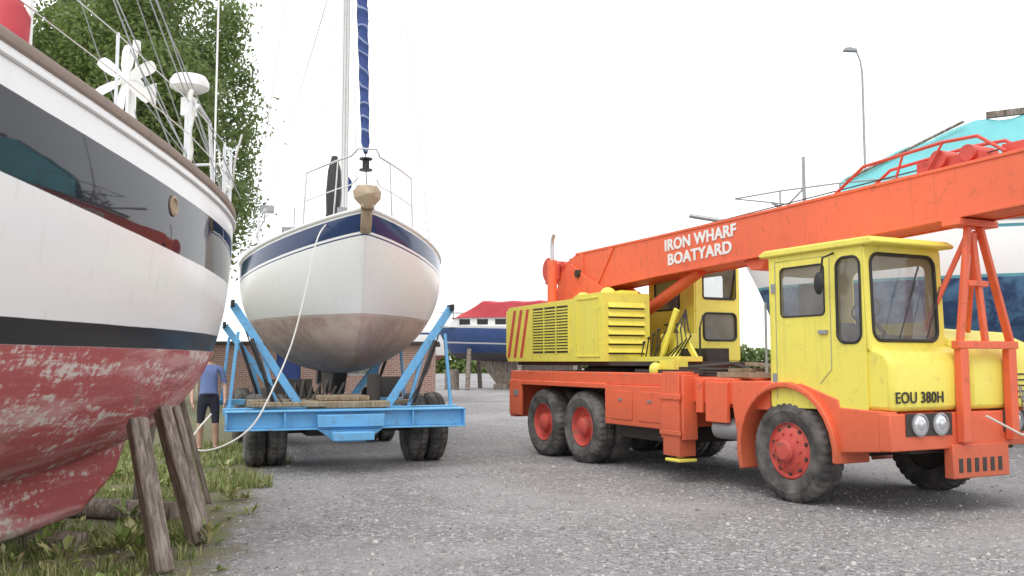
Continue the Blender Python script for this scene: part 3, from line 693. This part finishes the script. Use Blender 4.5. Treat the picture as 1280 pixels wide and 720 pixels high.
g=G(); g.lathe((.95,1.25,1.37),(0,0,1),[(.001,0),(.85,0),(.85,.06),(.78,.07),(.78,.13),(.001,.13)],40); g.box(-1.2,3.0,.2,2.3,1.47,1.53); g.obj('slew_ring',C,'under')
g=G()
g.prism([(-1.42,1.62),(-1.34,1.53),(1.75,1.53),(1.75,2.56),(1.0,2.56),(.9,2.51),(-1.30,2.48),(-1.42,2.40)],'y',.08,.94)
g.prism([(-1.42,1.62),(-1.34,1.53),(.6,1.53),(.6,2.50),(-1.30,2.48),(-1.42,2.40)],'y',.94,2.42)
g.box(1.75,3.05,.5,.9,1.53,1.60)
g.obj('engine_housing',C,'yellow',bevel=.02)
g=G()
for i in range(4): g.box(-.42+.40*i,-.42+.40*i+.02,.060,.078,1.66,2.42)
for i in range(3):
    x=-.40+.40*i
    for j in range(15): g.box(x+.02,x+.37,.062,.080,1.70+.047*j,1.725+.047*j)
g.box(1.04,1.68,.066,.08,1.60,1.62); g.box(1.04,1.68,.066,.08,2.48,2.50); g.box(1.03,1.05,.066,.08,1.60,2.50); g.box(1.67,1.69,.066,.08,1.60,2.50)
for j in range(6): g.prism([(1.755,1.66+.135*j),(1.80,1.665+.135*j),(1.755,1.74+.135*j)],'y',.18,.84)
g.obj('louvres',C,'yellow')
g=G(); g.box(-.40,.78,.074,.079,1.67,2.42)
for j in range(6): g.box(1.752,1.757,.19,.83,1.638+.135*j,1.665+.135*j)
g.obj('louvre_recess',C,'under')
g=G()
for i in range(3):
    x=-1.36+.24*i
    g.prism([(x,1.60),(x+.09,1.60),(x+.33,2.42),(x+.24,2.42)],'y',.072,.079)
g.obj('warning_stripes',C,'red')
g=G(); g.ball((1.5,.35,2.56),.12,.12,.10); g.ball((2.3,1.0,1.56),.1,.1,.1); g.lathe((.7,.4,2.5),(0,0,1),[(.09,0),(.09,.10),(.06,.13),(.001,.13)],18); g.box(1.2,1.65,.5,.8,2.56,2.61)
g.box(3.0,3.3,.2,.45,1.38,1.55); g.ball((3.05,.10,1.42),.09,.09,.10)
g.obj('filler_caps',C,'yellow')
g=G(); g.tube([(-.70,.62,2.48),(-.70,.62,3.30)],.085,16); g.obj('exhaust_silencer',C,'orange')
g=G(); g.tube([(-.70,.62,3.28),(-.70,.62,3.58),(-.68,.62,3.68),(-.62,.62,3.76)],.036,12); g.obj('exhaust_pipe',C,'steel')
g=G()
for y in (.945,1.56): g.prism([(-1.25,2.45),(-1.0,3.10),(-.6,3.25),(-.25,3.05),(1.1,2.45)],'y',y,y+.04)
g.obj('turret_cheeks',C,'orange',bevel=.01)
BB_=[(-.55,2.72),(1.8,2.83),(4.5,2.915),(7.7,3.03),(9.8,3.11)]; BT=[(-.5,3.41),(1.8,3.43),(4.5,3.475),(7.7,3.55),(9.8,3.60)]
g=G(); g.prism([(-.95,2.90)]+BB_+BT[::-1]+[(-.95,3.26)],'y',.99,1.51)
g.obj('boom',C,'orange',bevel=.012)
g=G()
for y in (.975,1.49):
    g.prism([(p[0],p[1]-.02) for p in BT]+[(p[0],p[1]+.015) for p in BT[::-1]],'y',y,y+.035)
    g.prism([(p[0],p[1]-.015) for p in BB_]+[(p[0],p[1]+.025) for p in BB_[::-1]],'y',y,y+.035)
g.prism([(.1,2.80),(.22,2.80),(.72,3.39),(.58,3.39)],'y',.965,.99)
g.prism([(-.35,2.77),(-.23,2.77),(-.23,3.39),(-.35,3.39)],'y',.965,.99)
g.prism([(3.9,2.74),(3.75,2.88),(4.2,2.90),(4.1,2.74)],'y',1.05,1.45)
g.box(9.4,10.3,1.05,1.45,3.14,3.55)
g.obj('boom_flanges',C,'orange',bevel=.004)
g=G(); g.tube([(-1.35,.95,3.2),(-1.35,1.65,3.2)],.18,20); g.tube([(-1.35,.91,3.2),(-1.35,.95,3.2)],.23,20); g.tube([(-1.35,1.64,3.2),(-1.35,1.68,3.2)],.23,20)
g.prism([(-1.55,2.95),(-1.55,3.2),(-.9,3.32),(-.9,2.9)],'y',.955,.98); g.prism([(-1.55,2.95),(-1.55,3.2),(-.9,3.32),(-.9,2.9)],'y',1.57,1.6)
g.tube([(-1.0,.90,3.0),(-1.0,.90,3.25)],.05,10); g.tube([(-.85,.88,2.6),(-1.1,.86,2.9),(-1.2,.88,3.2)],.018,6); g.tube([(-.9,.9,2.5),(-1.2,.88,2.8),(-1.35,.88,3.2)],.018,6)
g.obj('winch',C,'red')
g=G(); g.tube([(.65,1.25,2.1),(2.6,1.25,2.86)],.09,16); g.obj('lift_ram',C,'orange')
g=G(); g.tube([(-.35,.9,3.05),(-.35,1.6,3.05)],.07,16); g.tube([(-1.2,1.25,3.40),(9.0,1.25,3.72)],.008,5); g.obj('pivot_pin_and_rope',C,'under')
g=G()
for y in (1.02,1.46):
    g.tube([(5.4,y,3.50),(5.85,y,3.76),(6.9,y,3.82),(7.3,y,3.80),(7.6,y,3.58)],.020,8); g.tube([(6.3,y,3.55),(6.4,y,3.80)],.016,6); g.tube([(6.9,y,3.82),(6.7,y,3.55)],.016,6)
g.box(6.5,7.25,1.10,1.38,3.54,3.68); g.tube([(6.8,1.05,3.66),(6.8,1.45,3.66)],.10,18); g.tube([(7.15,1.05,3.66),(7.15,1.45,3.66)],.09,18)
g.box(7.5,9.0,1.1,1.4,3.58,3.68)
g.obj('boom_head_gear',C,'red',bevel=.006)
for off_ in (0,.006):
    text('boom_lettering_top',C,'IRON WHARF',.23,(2.09+off_,.984-off_*.1,3.185),(R(90),R(-1.8),0),'white',off=.007,sx=1.08,spacing=1.05)
    text('boom_lettering_bottom',C,'BOATYARD',.23,(2.16+off_,.984-off_*.1,2.965),(R(90),R(-1.8),0),'white',off=.007,sx=1.15,spacing=1.05)
o1=rrect(.98,1.62,2.35,2.92,.06); o2=rrect(1.78-.0,2.42,2.50,3.08,.05); o3=rrect(1.78,2.42,1.86,2.28,.08)
plate('operator_cab_side',C,rrect(.80,1.98,1.55,3.18,.03),[o1],.03,'yellow',(0,1.62,0),(1,0,0),(0,0,1))
plate('operator_cab_front',C,rrect(1.64,2.50,1.55,3.18,.03),[o2,o3],.03,'yellow',(1.97,0,0),(0,1,0),(0,0,1))
plate('operator_cab_far',C,rrect(.80,1.98,1.55,3.18,.03),[o1],.03,'yellow',(0,2.49,0),(1,0,0),(0,0,1))
plate('operator_cab_back',C,rrect(1.64,2.50,1.55,3.18,.03),[],.03,'yellow',(.80,0,0),(0,1,0),(0,0,1))
g=G(); g.box(.74,2.04,1.56,2.55,3.18,3.24); g.box(.8,1.98,1.62,2.49,1.5,1.545)
g.beam((1.95,1.0,1.56),(2.35,1.0,2.3),.05,.10); g.beam((2.9,.95,1.5),(2.4,1.0,2.05),.04,.10); g.box(1.8,2.2,1.1,1.5,1.55,1.95)
g.obj('operator_cab_roof',C,'yellow',bevel=.012)
g=G(); gasket(g,o1,(0,1.60,0),(1,0,0),(0,0,1)); gasket(g,o3,(1.99,0,0),(0,1,0),(0,0,1),.018); gasket(g,o2,(1.99,0,0),(0,1,0),(0,0,1),.012)
hb=rrect(1.80,2.40,-.55,0,.04); g.tube([Vector((2.02,p[0],3.06))+Vector((.22,0,.975))*p[1] for p in hb],.014,6,closed=True)
g.obj('operator_cab_seals',C,'black')
g=G(); pane(g,o1,(0,1.62,0),(1,0,0),(0,0,1)); pane(g,o3,(1.97,0,0),(0,1,0),(0,0,1)); pane(g,[(p[0],p[1]) for p in hb],(2.02,0,3.06),(0,1,0),(.22,0,.975)); g.obj('operator_cab_glass',C,'glass',smooth=False,recalc=False)
g=G(); g.box(1.05,1.5,1.85,2.3,1.6,2.1); g.box(.98,1.1,1.85,2.3,2.0,2.6)
for i in range(5): g.tube([(1.85+.05*i,.95+.06*i,1.6),(2.0+.05*i,1.0+.05*i,1.9+.05*i),(1.9,1.2+.05*i,2.1),(1.5,1.4,2.1)],.013,6)
for i in range(4): g.tube([(2.0+.12*i,.6,1.60),(2.05+.12*i,.62,1.8+.06*i)],.010,6); g.ball((2.05+.12*i,.62,1.81+.06*i),.025,.025,.025,8,6)
for i in range(4): g.tube([(2.5,.7+.07*i,1.60),(2.75,.7+.08*i,1.75+.05*i),(2.6,.8+.07*i,2.0),(2.3,1.2,2.3)],.012,6)
g.tube([(3.0,.9,1.5),(3.0,.9,2.0)],.014,6); g.tube([(3.0,.9,2.0),(2.7,1.2,2.2)],.012,6)
g.box(2.3,2.9,1.1,1.5,1.4,1.72)
g.obj('hoses_and_levers',C,'black')
g=G()
g.box(7.005,7.09,.93,1.05,.72,1.66); g.box(7.005,7.09,1.68,1.80,.72,1.66); g.box(7.0,7.095,.90,1.83,1.662,1.74)
g.beam((7.05,.97,1.72),(7.05,1.16,2.92),.08,.05); g.beam((7.05,1.76,1.72),(7.05,1.34,2.92),.08,.05)
g.beam((6.6,1.0,1.85),(7.03,1.2,2.88),.05,.05); g.beam((6.6,1.70,1.85),(7.03,1.3,2.88),.05,.05)
g.beam((7.05,1.36,1.74),(7.05,1.22,2.86),.07,.05); g.box(6.9,7.12,.95,1.55,2.92,2.99); g.box(7.01,7.09,1.10,1.40,2.3,2.36)
g.obj('boom_rest',C,'orange',bevel=.008)
g=G()
pts=[(7.10,1.82+.5*t,1.25-.55*math.sin(t*3.14)) for t in [i/14 for i in range(15)]]
for i in range(14):
    a=Vector(pts[i]);b_=Vector(pts[i+1]); c_=(a+b_)/2; d=(b_-a); n_=Vector((1,0,0)) if i%2 else d.cross(Vector((1,0,0))).normalized()
    g.tube([c_+d*.65*math.cos(R(k*45))+n_*.022*math.sin(R(k*45)) for k in range(8)],.007,5,closed=True)
g.obj('tow_chain',C,'grey')
g=G(); g.tube([(7.11,1.25,.98),(7.12,1.45,.90),(7.13,1.75,.78),(7.12,2.1,.72),(7.10,2.35,.85)],.012,6); g.obj('strap_rope',C,'rope')
# ------------------------------------------------------------------ RIGHT-HAND LAID-UP BOAT
def navy(nt,co):
    a=noise_(nt,co,2.5,7,.7,.8); return mix(nt,sstep(nt,a,.4,.62),(.02,.05,.13,1),(.07,.17,.30,1))
hullmat('right_hull',[(1,-9,1.9,flat((.05,.05,.06)),.8),(1,1.9,3.02,navy,.5),(1,3.02,3.07,flat((.10,.35,.40)),.5),(0,.10,.16,flat((.05,.25,.30)),.3)],.4)
B3=empty('sailboat',(4.75,19.8,0),math.atan2(.43,-.9))
def b3(d):
    d=max(0,d)
    return .02+1.75*(1-(1-min(d,4.5)/4.5)**2)**.8
z3=lambda d:4.15-.02*d
ds3=[0,.01,.05,.15,.3,.6,1,1.5,2,2.7,3.5,4.5,6,8,10,12]
k3=lambda d:1.0+1.6*math.exp(-max(d,0)/1.0)
x3=lambda d,t:-d-.8*(1-t)*math.exp(-d/1.)
hull('hull',B3,ds3,b3,z3,k3,lambda d:.6+.35*min(1,d/4),x3,'right_hull',bulge=.06,mseg=24)
g=G(); g.prism([(-3.5,1.05),(-9,1.05),(-8.5,.15),(-4.5,.15)],'y',-.15,.15); g.obj('keel',B3,'under',bevel=.03)
g=G()
for s in (-1,1): g.tube(sheer(ds3,b3,z3,x3,s,.02),.05,8)
g.obj('rubbing_rail',B3,'caprail')
g=G()
for s in (-1,1):
    for d in (1.2,2.4,3.6): g.tube([(-d,s*b3(d)*.95,z3(d)),(-d,s*b3(d)*.95,z3(d)+.85)],.018,6)
    g.tube([(-.1,0,z3(0)+.9),(-1.2,s*b3(1.2)*.95,z3(1)+.85),(-2.4,s*b3(2.4)*.95,z3(2)+.85),(-3.6,s*b3(3.6)*.95,z3(3.6)+.85)],.016,6)
g.tube([(.9,0,4.75),(-1.5,0,4.2)],.05,8); g.tube([(-1.6,.4,4.1),(-1.6,.4,5.75)],.035,6); g.tube([(-1.6,.4,5.1),(-1.0,.4,4.5)],.02,6)
g.obj('rails_and_bowsprit',B3,'grey')
g=G(); 
for x in (-4.6,-6.5,-8.4): g.box(x-.2,x+.2,-.5,.5,0,.15)
for x in (-3.6,-6.0,-9.0):
    for s in (-1,1): g.beam((x,s*2.1,0),(x,s*1.4,2.0),.15,.15)
g.obj('shores',B3,'wood')
def ridge(x): 
    t=min(1,max(0,(-x-2.3)/2.6)); return 5.25+1.0*t**.8
g=G(); nx=46; ny=20
for i in range(nx+1):
    x=-2.3-9.6*i/nx
    for j in range(ny+1):
        q=j/ny*2-1; z=ridge(x)-(ridge(x)-z3(5)-.0)*abs(q)**1.15; y=(1.4+.38*min(1,i/10))*q
        f=.06*math.sin(x*5+abs(q)*3)+.12*mn.noise(Vector((x*2,q*3,0)))
        g.v.append((x,y+(f if q>0 else -f)*abs(q),z+f*.6))
for i in range(nx):
    for j in range(ny):
        a=i*(ny+1)+j; g.f.append((a,a+1,a+ny+2,a+ny+1))
g.obj('tarpaulin_cover',B3,'tarp',recalc=False)
g=G(); g.beam((-5.0,0,6.32),(-12,0,6.46),.10,.12); g.tube([(-2.4,.3,5.2),(-4.6,.2,6.2)],.03,6); g.obj('ridge_spar',B3,'wood')
g=G()
for i in range(60):
    a=Vector((-1.0-random.random()*1.6,random.uniform(-.8,.8),4.2+random.random()*.55)); g.beam(a,a+Vector((random.uniform(-.5,.5),random.uniform(-.3,.3),random.uniform(-.1,.2))),.05,.04)
g.obj('deck_gear',B3,'grey')
# ------------------------------------------------------------------ distant boats
hullmat('blue_hull',[(1,-9,2.0,flat((.10,.09,.10)),.8),(1,2.0,3.9,flat((.04,.08,.22)),.4),(0,.0,.12,flat((.6,.6,.6)),.5),(0,.9,.98,flat((.6,.6,.62)),.5)],.3)
B4=empty('motor_cruiser',(-4.3,52,0),math.atan2(.15,-.99))
b4=lambda d:.02+1.7*(1-(1-min(max(d,0),4)/4)**2)**.7
ds4=[0,.02,.1,.3,.7,1.2,2,3,4,6,8,10]
z4=lambda d:3.55-.03*d
hull('hull',B4,ds4,b4,z4,lambda d:1.5+.7*math.exp(-max(d,0)),lambda d:.7+.25*min(1,d/3),lambda d,t:-d-.7*(1-t)*math.exp(-d),'blue_hull',bulge=.05,mseg=18)
g=G(); g.prism([(-.9,3.4),(-1.3,3.95),(-9,4.15),(-9,3.3)],'y',-1.2,1.2); g.obj('cabin',B4,'white',bevel=.05)
g=G(); nx=30
for i in range(nx+1):      # draped canvas with sagging bays
    x=-1.2-7.9*i/nx; tt=i/nx
    hgt=4.0+(.95*min(1,tt*5))*(1 if tt<.85 else max(.1,(1-tt)/.15)); sag=.07*abs(math.sin(x*2.1))
    for q in (-1.3,-1.1,-.6,0,.6,1.1,1.3): g.v.append((x,q+.03*math.sin(x*7+q*5),3.93 if abs(q)>1.2 else hgt-sag-.12*abs(q)**2))
for i in range(nx):
    for j in range(6): a=i*7+j; g.f.append((a,a+1,a+8,a+7))
g.f.append(tuple(range(7))); g.f.append(tuple(nx*7+j for j in range(7)))
g.obj('canvas_cover',B4,'canvas_red')
g=G()
for x in (-1.9,-2.9,-3.9,-4.9): g.box(x-.3,x+.3,-1.215,-1.20,3.55,3.85); g.box(x-.3,x+.3,1.2,1.215,3.55,3.85)
g.obj('windows',B4,'black')
g=G(); g.prism([(-2.5,1.6),(-8,1.6),(-8,.3),(-3.5,.3)],'y',-.2,.2); 
for x in (-2.2,-5,-8):
    for s in (-1,1): g.beam((x,s*1.9,0),(x,s*1.3,2.2),.22,.22)
g.box(-4.2,-3.4,-.6,.6,0,.3); g.box(-7.2,-6.4,-.6,.6,0,.3); g.tube([(-1.2,1.2,0),(-1.2,1.2,1.1)],.4,12)
g.obj('keel_and_shores',B4,'wood')
g=G(); g.tube([(-1.0,0,3.5),(-1.0,0,4.4)],.03,6); g.tube([(-.2,0,4.3),(-2.4,1.0,4.2)],.02,6); g.tube([(-.2,0,4.3),(-2.4,-1.0,4.2)],.02,6); g.obj('rails',B4,'grey')
B5=empty('sailboat',(-4.4,70,0),math.atan2(-.3,.95))
hullmat('far_hull',[(1,-9,2.0,flat((.25,.10,.08)),.8),(0,.2,.35,flat((.05,.08,.2)),.3)],.4)
hull('hull',B5,ds4,b4,lambda d:3.9,lambda d:1.3+.9*math.exp(-max(d,0)),lambda d:.7+.25*min(1,d/3),lambda d,t:-d-.7*(1-t)*math.exp(-d),'far_hull',mseg=16)
g=G(); g.prism([(-3,3.8),(-3.3,4.4),(-8,4.4),(-8,3.8)],'y',-1,1); g.prism([(-3,1.4),(-7,1.4),(-7,0.02),(-3.5,0.02)],'y',-.15,.15); g.obj('cabin_and_keel',B5,'cream')
# ------------------------------------------------------------------ brick building
m,nt,b=newmat('brickwork'); co=objco(nt); s=nn(nt,'ShaderNodeSeparateXYZ',Vector=co); cb=nn(nt,'ShaderNodeCombineXYZ',X=s.outputs[0],Y=s.outputs[2])
bt=nn(nt,'ShaderNodeTexBrick',Vector=cb.outputs[0],Scale=1.,Color1=(.30,.12,.085,1),Color2=(.40,.19,.14,1),Mortar=(.45,.42,.38,1)); bt.inputs['Mortar Size'].default_value=.012; bt.inputs['Brick Width'].default_value=.23; bt.inputs['Row Height'].default_value=.078
nt.links.new(mix(nt,math_(nt,'MULTIPLY',noise_(nt,co,1.2,5),.6),bt.outputs[0],(.24,.17,.14,1)),b.inputs['Base Color']); b.inputs['Roughness'].default_value=.9; M['brick']=m
BB=empty('brick_building',(-9.5,34,0),R(4))
g=G()
for a,b_ in [(-2,.8),(1.7,3.4),(4.4,6.6)]: g.box(a,b_,0,.3,0,2.15)
g.box(.8,1.7,0,.3,1.95,2.15); g.box(3.4,4.4,0,.3,0,1.0); g.box(3.4,4.4,0,.3,1.85,2.15); g.box(-2,-1.7,.3,5,0,2.15); g.box(6.3,6.6,.3,5,0,2.15)
g.obj('walls',BB,'brick')
g=G(); g.box(-2.2,6.8,-.2,5.2,2.155,2.27); g.obj('flat_roof',BB,'under')
g=G(); g.box(.8,1.7,.1,.16,0,1.95); g.obj('door',BB,'canvas_blue'); g=G(); g.box(3.4,4.4,.1,.14,1.0,1.85); g.obj('window',BB,'glass')
# ------------------------------------------------------------------ street lamp
L=empty('street_lamp',(8.95,23,0),0)
g=G(); g.tube([(0,0,0),(0,0,1.2),(0,0,1.25),(0,0,8.9),(-.04,0,9.2),(-.12,0,9.42),(-.2,0,9.46)],[.08,.08,.045,.028,.022,.02,.02],10); g.obj('column',L,'grey')
g=G(); g.prism([(-.12,9.50),(-.12,9.43),(-.48,9.44),(-.44,9.53),(-.3,9.55)],'y',-.07,.07); g.obj('lantern',L,'grey',bevel=.02)
# ------------------------------------------------------------------ trees
m=bpy.data.materials.new('leaves'); m.use_nodes=True; nt=m.node_tree; b=nt.nodes['Principled BSDF']; co=objco(nt)
ri=nn(nt,'ShaderNodeNewGeometry').outputs['Random Per Island']; nz=noise_(nt,co,.8,3)
c=mix(nt,ri,(.07,.11,.03,1),(.20,.26,.08,1)); c=mix(nt,math_(nt,'MULTIPLY',sstep(nt,nz,.35,.65),.8),c,(.15,.21,.07,1))
nt.links.new(c,b.inputs['Base Color']); b.inputs['Roughness'].default_value=.6
tr=nn(nt,'ShaderNodeBsdfTranslucent',Color=(.28,.38,.10,1)); ms=nn(nt,'ShaderNodeMixShader',Fac=.32); nt.links.new(b.outputs[0],ms.inputs[1]); nt.links.new(tr.outputs[0],ms.inputs[2]); nt.links.new(ms.outputs[0],nt.nodes['Material Output'].inputs[0]); M['leaf']=m
def tree(loc,H,crown,rx,nl,seed,ls=.10,nclump=90):
    rnd=random.Random(seed); e=empty('birch_tree',loc,0); g=G(); lv=G()
    g.tube([(0,0,0),(.1,0,H*.3),(-.05,.1,H*.6),(.1,0,H*.95)],[.22,.17,.10,.02],10)
    cz=(crown+H)/2; rz=(H-crown)/2
    for k in range(nclump):
        while True:
            p=Vector((rnd.uniform(-1,1),rnd.uniform(-1,1),rnd.uniform(-1,1)))
            if .25<p.length<1: break
        q=Vector((p.x*rx,p.y*rx,cz+p.z*rz)); q.z-=.3*p.xy.length*rz*.5
        st=Vector((0,0,max(crown*.55,q.z-rnd.uniform(1.,2.8)-.5*q.xy.length*.6)))
        mid_=st.lerp(q,.55)+Vector((0,0,.35)); 
        g.tube([st,mid_,q,q+Vector((q.x*.08,q.y*.08,-.4))],[.05,.035,.015,.005],5)
        cr_r=rnd.uniform(.35,.85)
        for i in range(int(nl/nclump*cr_r/.6)):
            v=Vector((rnd.gauss(0,.5),rnd.gauss(0,.5),rnd.gauss(0,.5)))*cr_r; c0=q+v
            if rnd.random()<.35: c0.z-=rnd.random()*.9
            a=Vector((rnd.gauss(0,1),rnd.gauss(0,1),rnd.gauss(0,1))).normalized(); b_=a.orthogonal().normalized()*rnd.uniform(.35,.6); s_=ls*rnd.uniform(.6,1.2)
            n=len(lv.v); lv.v+=[tuple(c0-a*s_),tuple(c0+b_*s_),tuple(c0+a*s_),tuple(c0-b_*s_)]; lv.f.append((n,n+1,n+2,n+3))
    g.obj('trunk_and_limbs',e,'bark'); lv.obj('foliage',e,'leaf',smooth=False,recalc=False)
tree((-10.3,26,0),14.5,4.4,3.4,52000,3,.09,120)
tree((-13.2,29,0),16,4.2,3.2,34000,5,.11,95)
tree((-19,36,0),12,4,4,14000,9,.13,60)
g=G()
rnd=random.Random(4)
for i in range(14000):
    x=rnd.uniform(-60,70); h=3.0+1.6*mn.noise(Vector((x*.12,0,0)))+.8*mn.noise(Vector((x*.5,3,0)))
    z=rnd.random()*max(.5,h); y=120+rnd.uniform(-1,1); a=Vector((rnd.gauss(0,1),rnd.gauss(0,1),rnd.gauss(0,1))).normalized(); b_=a.orthogonal().normalized(); s_=.35; c0=Vector((x,y,z)); n=len(g.v)
    g.v+=[tuple(c0-a*s_),tuple(c0+b_*s_),tuple(c0+a*s_),tuple(c0-b_*s_)]; g.f.append((n,n+1,n+2,n+3))
g.obj('distant_hedge',None,'leaf',smooth=False,recalc=False)
# ------------------------------------------------------------------ man
def man(loc,rz):
    e=empty('man',loc,rz)
    J={'pel':((0,0,.93),.135,.105),'wa':((0,.0,1.08),.14,.105),'ch':((0,0,1.28),.165,.115),'nb':((0,0,1.43),.10,.08),'nk':((0,.0,1.52),.055,.055),'hd':((0,.01,1.58),.05,.05)}
    E=[('pel','wa'),('wa','ch'),('ch','nb'),('nb','nk'),('nk','hd')]
    for s,n in ((-1,'l'),(1,'r')):
        J['hip'+n]=((s*.10,0,.86),.09,.095); J['kn'+n]=((s*.12,.02,.48),.058,.06); J['cf'+n]=((s*.125,-.02,.34),.055,.058); J['an'+n]=((s*.125,-.02,.09),.036,.04); J['ft'+n]=((s*.14,.12,.04),.04,.032)
        E+=[('pel','hip'+n),('hip'+n,'kn'+n),('kn'+n,'cf'+n),('cf'+n,'an'+n),('an'+n,'ft'+n)]
        J['sh'+n]=((s*.19,0,1.40),.062,.062); J['el'+n]=((s*.26,-.03,1.12),.042,.042); J['wr'+n]=((s*.26,.09,.88),.027,.03); J['pm'+n]=((s*.255,.12,.81),.036,.022)
        E+=[('nb','sh'+n),('sh'+n,'el'+n),('el'+n,'wr'+n),('wr'+n,'pm'+n)]
    def skin(J,E,root,name,sub=2):
        names=list(J); me=bpy.data.meshes.new(name); me.from_pydata([J[k][0] for k in names],[(names.index(a),names.index(b)) for a,b in E],[])
        o=bpy.data.objects.new(name,me); sc.collection.objects.link(o); o.modifiers.new('s','SKIN'); 
        for i,k in enumerate(names): 
            me.skin_vertices[0].data[i].radius=(J[k][1],J[k][2]); me.skin_vertices[0].data[i].use_root=(k==root)
        sm=o.modifiers.new('ss','SUBSURF'); sm.levels=sub; sm.render_levels=sub
        bpy.context.view_layer.update(); dg=bpy.context.evaluated_depsgraph_get(); m2=bpy.data.meshes.new_from_object(o.evaluated_get(dg)); bpy.data.objects.remove(o); return m2
    m2=skin(J,E,'pel','body')
    m2.materials.clear()
    for k in ('skin','cloth','shorts','cotton'): m2.materials.append(M[k])
    for p in m2.polygons:
        c=p.center; i=0
        if c.z<.105: i=3
        elif .50<c.z<.98 and abs(c.x)<.235: i=2
        elif .98<=c.z<1.475: i=1
        if abs(c.x)>.2 and c.z<1.17: i=0
        p.material_index=i; p.use_smooth=True
    o=bpy.data.objects.new('body',m2); sc.collection.objects.link(o); o.parent=e
    for s in (-1,1):
        J={};E=[]
        J['r']=((s*.255,.115,.83),.02,.018)
        for f in range(4):
            L_=(.075,.085,.08,.062)[f]; y=.145-.02*f; last='r'
            for k,(t,cv) in enumerate(((.15,0),(.5,.004),(.8,.014),(1.,.026))):
                nm='f%d%d'%(f,k); J[nm]=((s*(.258-cv),y+.0-.004*k,.80-L_*t),.0095-.001*k,.0095-.001*k); E.append((last,nm)); last=nm
        J['t0']=((s*.24,.155,.81),.011,.011); J['t1']=((s*.232,.172,.78),.0105,.0105); J['t2']=((s*.228,.178,.755),.009,.009); E+=[('r','t0'),('t0','t1'),('t1','t2')]
        h=skin(J,E,'r','hand',1); h.materials.clear(); h.materials.append(M['skin'])
        for p in h.polygons: p.use_smooth=True
        ho=bpy.data.objects.new('fingers',h); sc.collection.objects.link(ho); ho.parent=e
    g=G(); g.ball((0,.015,1.655),.076,.095,.118,24,16); g.ball((0,.045,1.585),.05,.055,.045,14,8)
    g.ball((-.078,.01,1.65),.012,.022,.032,8,6); g.ball((.078,.01,1.65),.012,.022,.032,8,6)
    g.prism([(.095,1.67),(.132,1.635),(.10,1.625)],'x',-.014,.014); g.obj('head',e,'skin')
    g=G(); g.ball((-.03,.098,1.665),.013,.01,.008,8,6); g.ball((.03,.098,1.665),.013,.01,.008,8,6); g.box(-.024,.024,.09,.108,1.598,1.604); g.obj('eyes_and_mouth',e,'shorts')
    g=G(); g.ball((0,-.008,1.685),.083,.098,.105,20,12); g.obj('hair',e,'hair')
    g=G(); g.tube([(.135*math.cos(R(a)),.108*math.sin(R(a)),.985) for a in range(0,360,20)],.02,6,closed=True); g.obj('belt',e,'shorts')
man((-5.08,15.5,0),R(200))
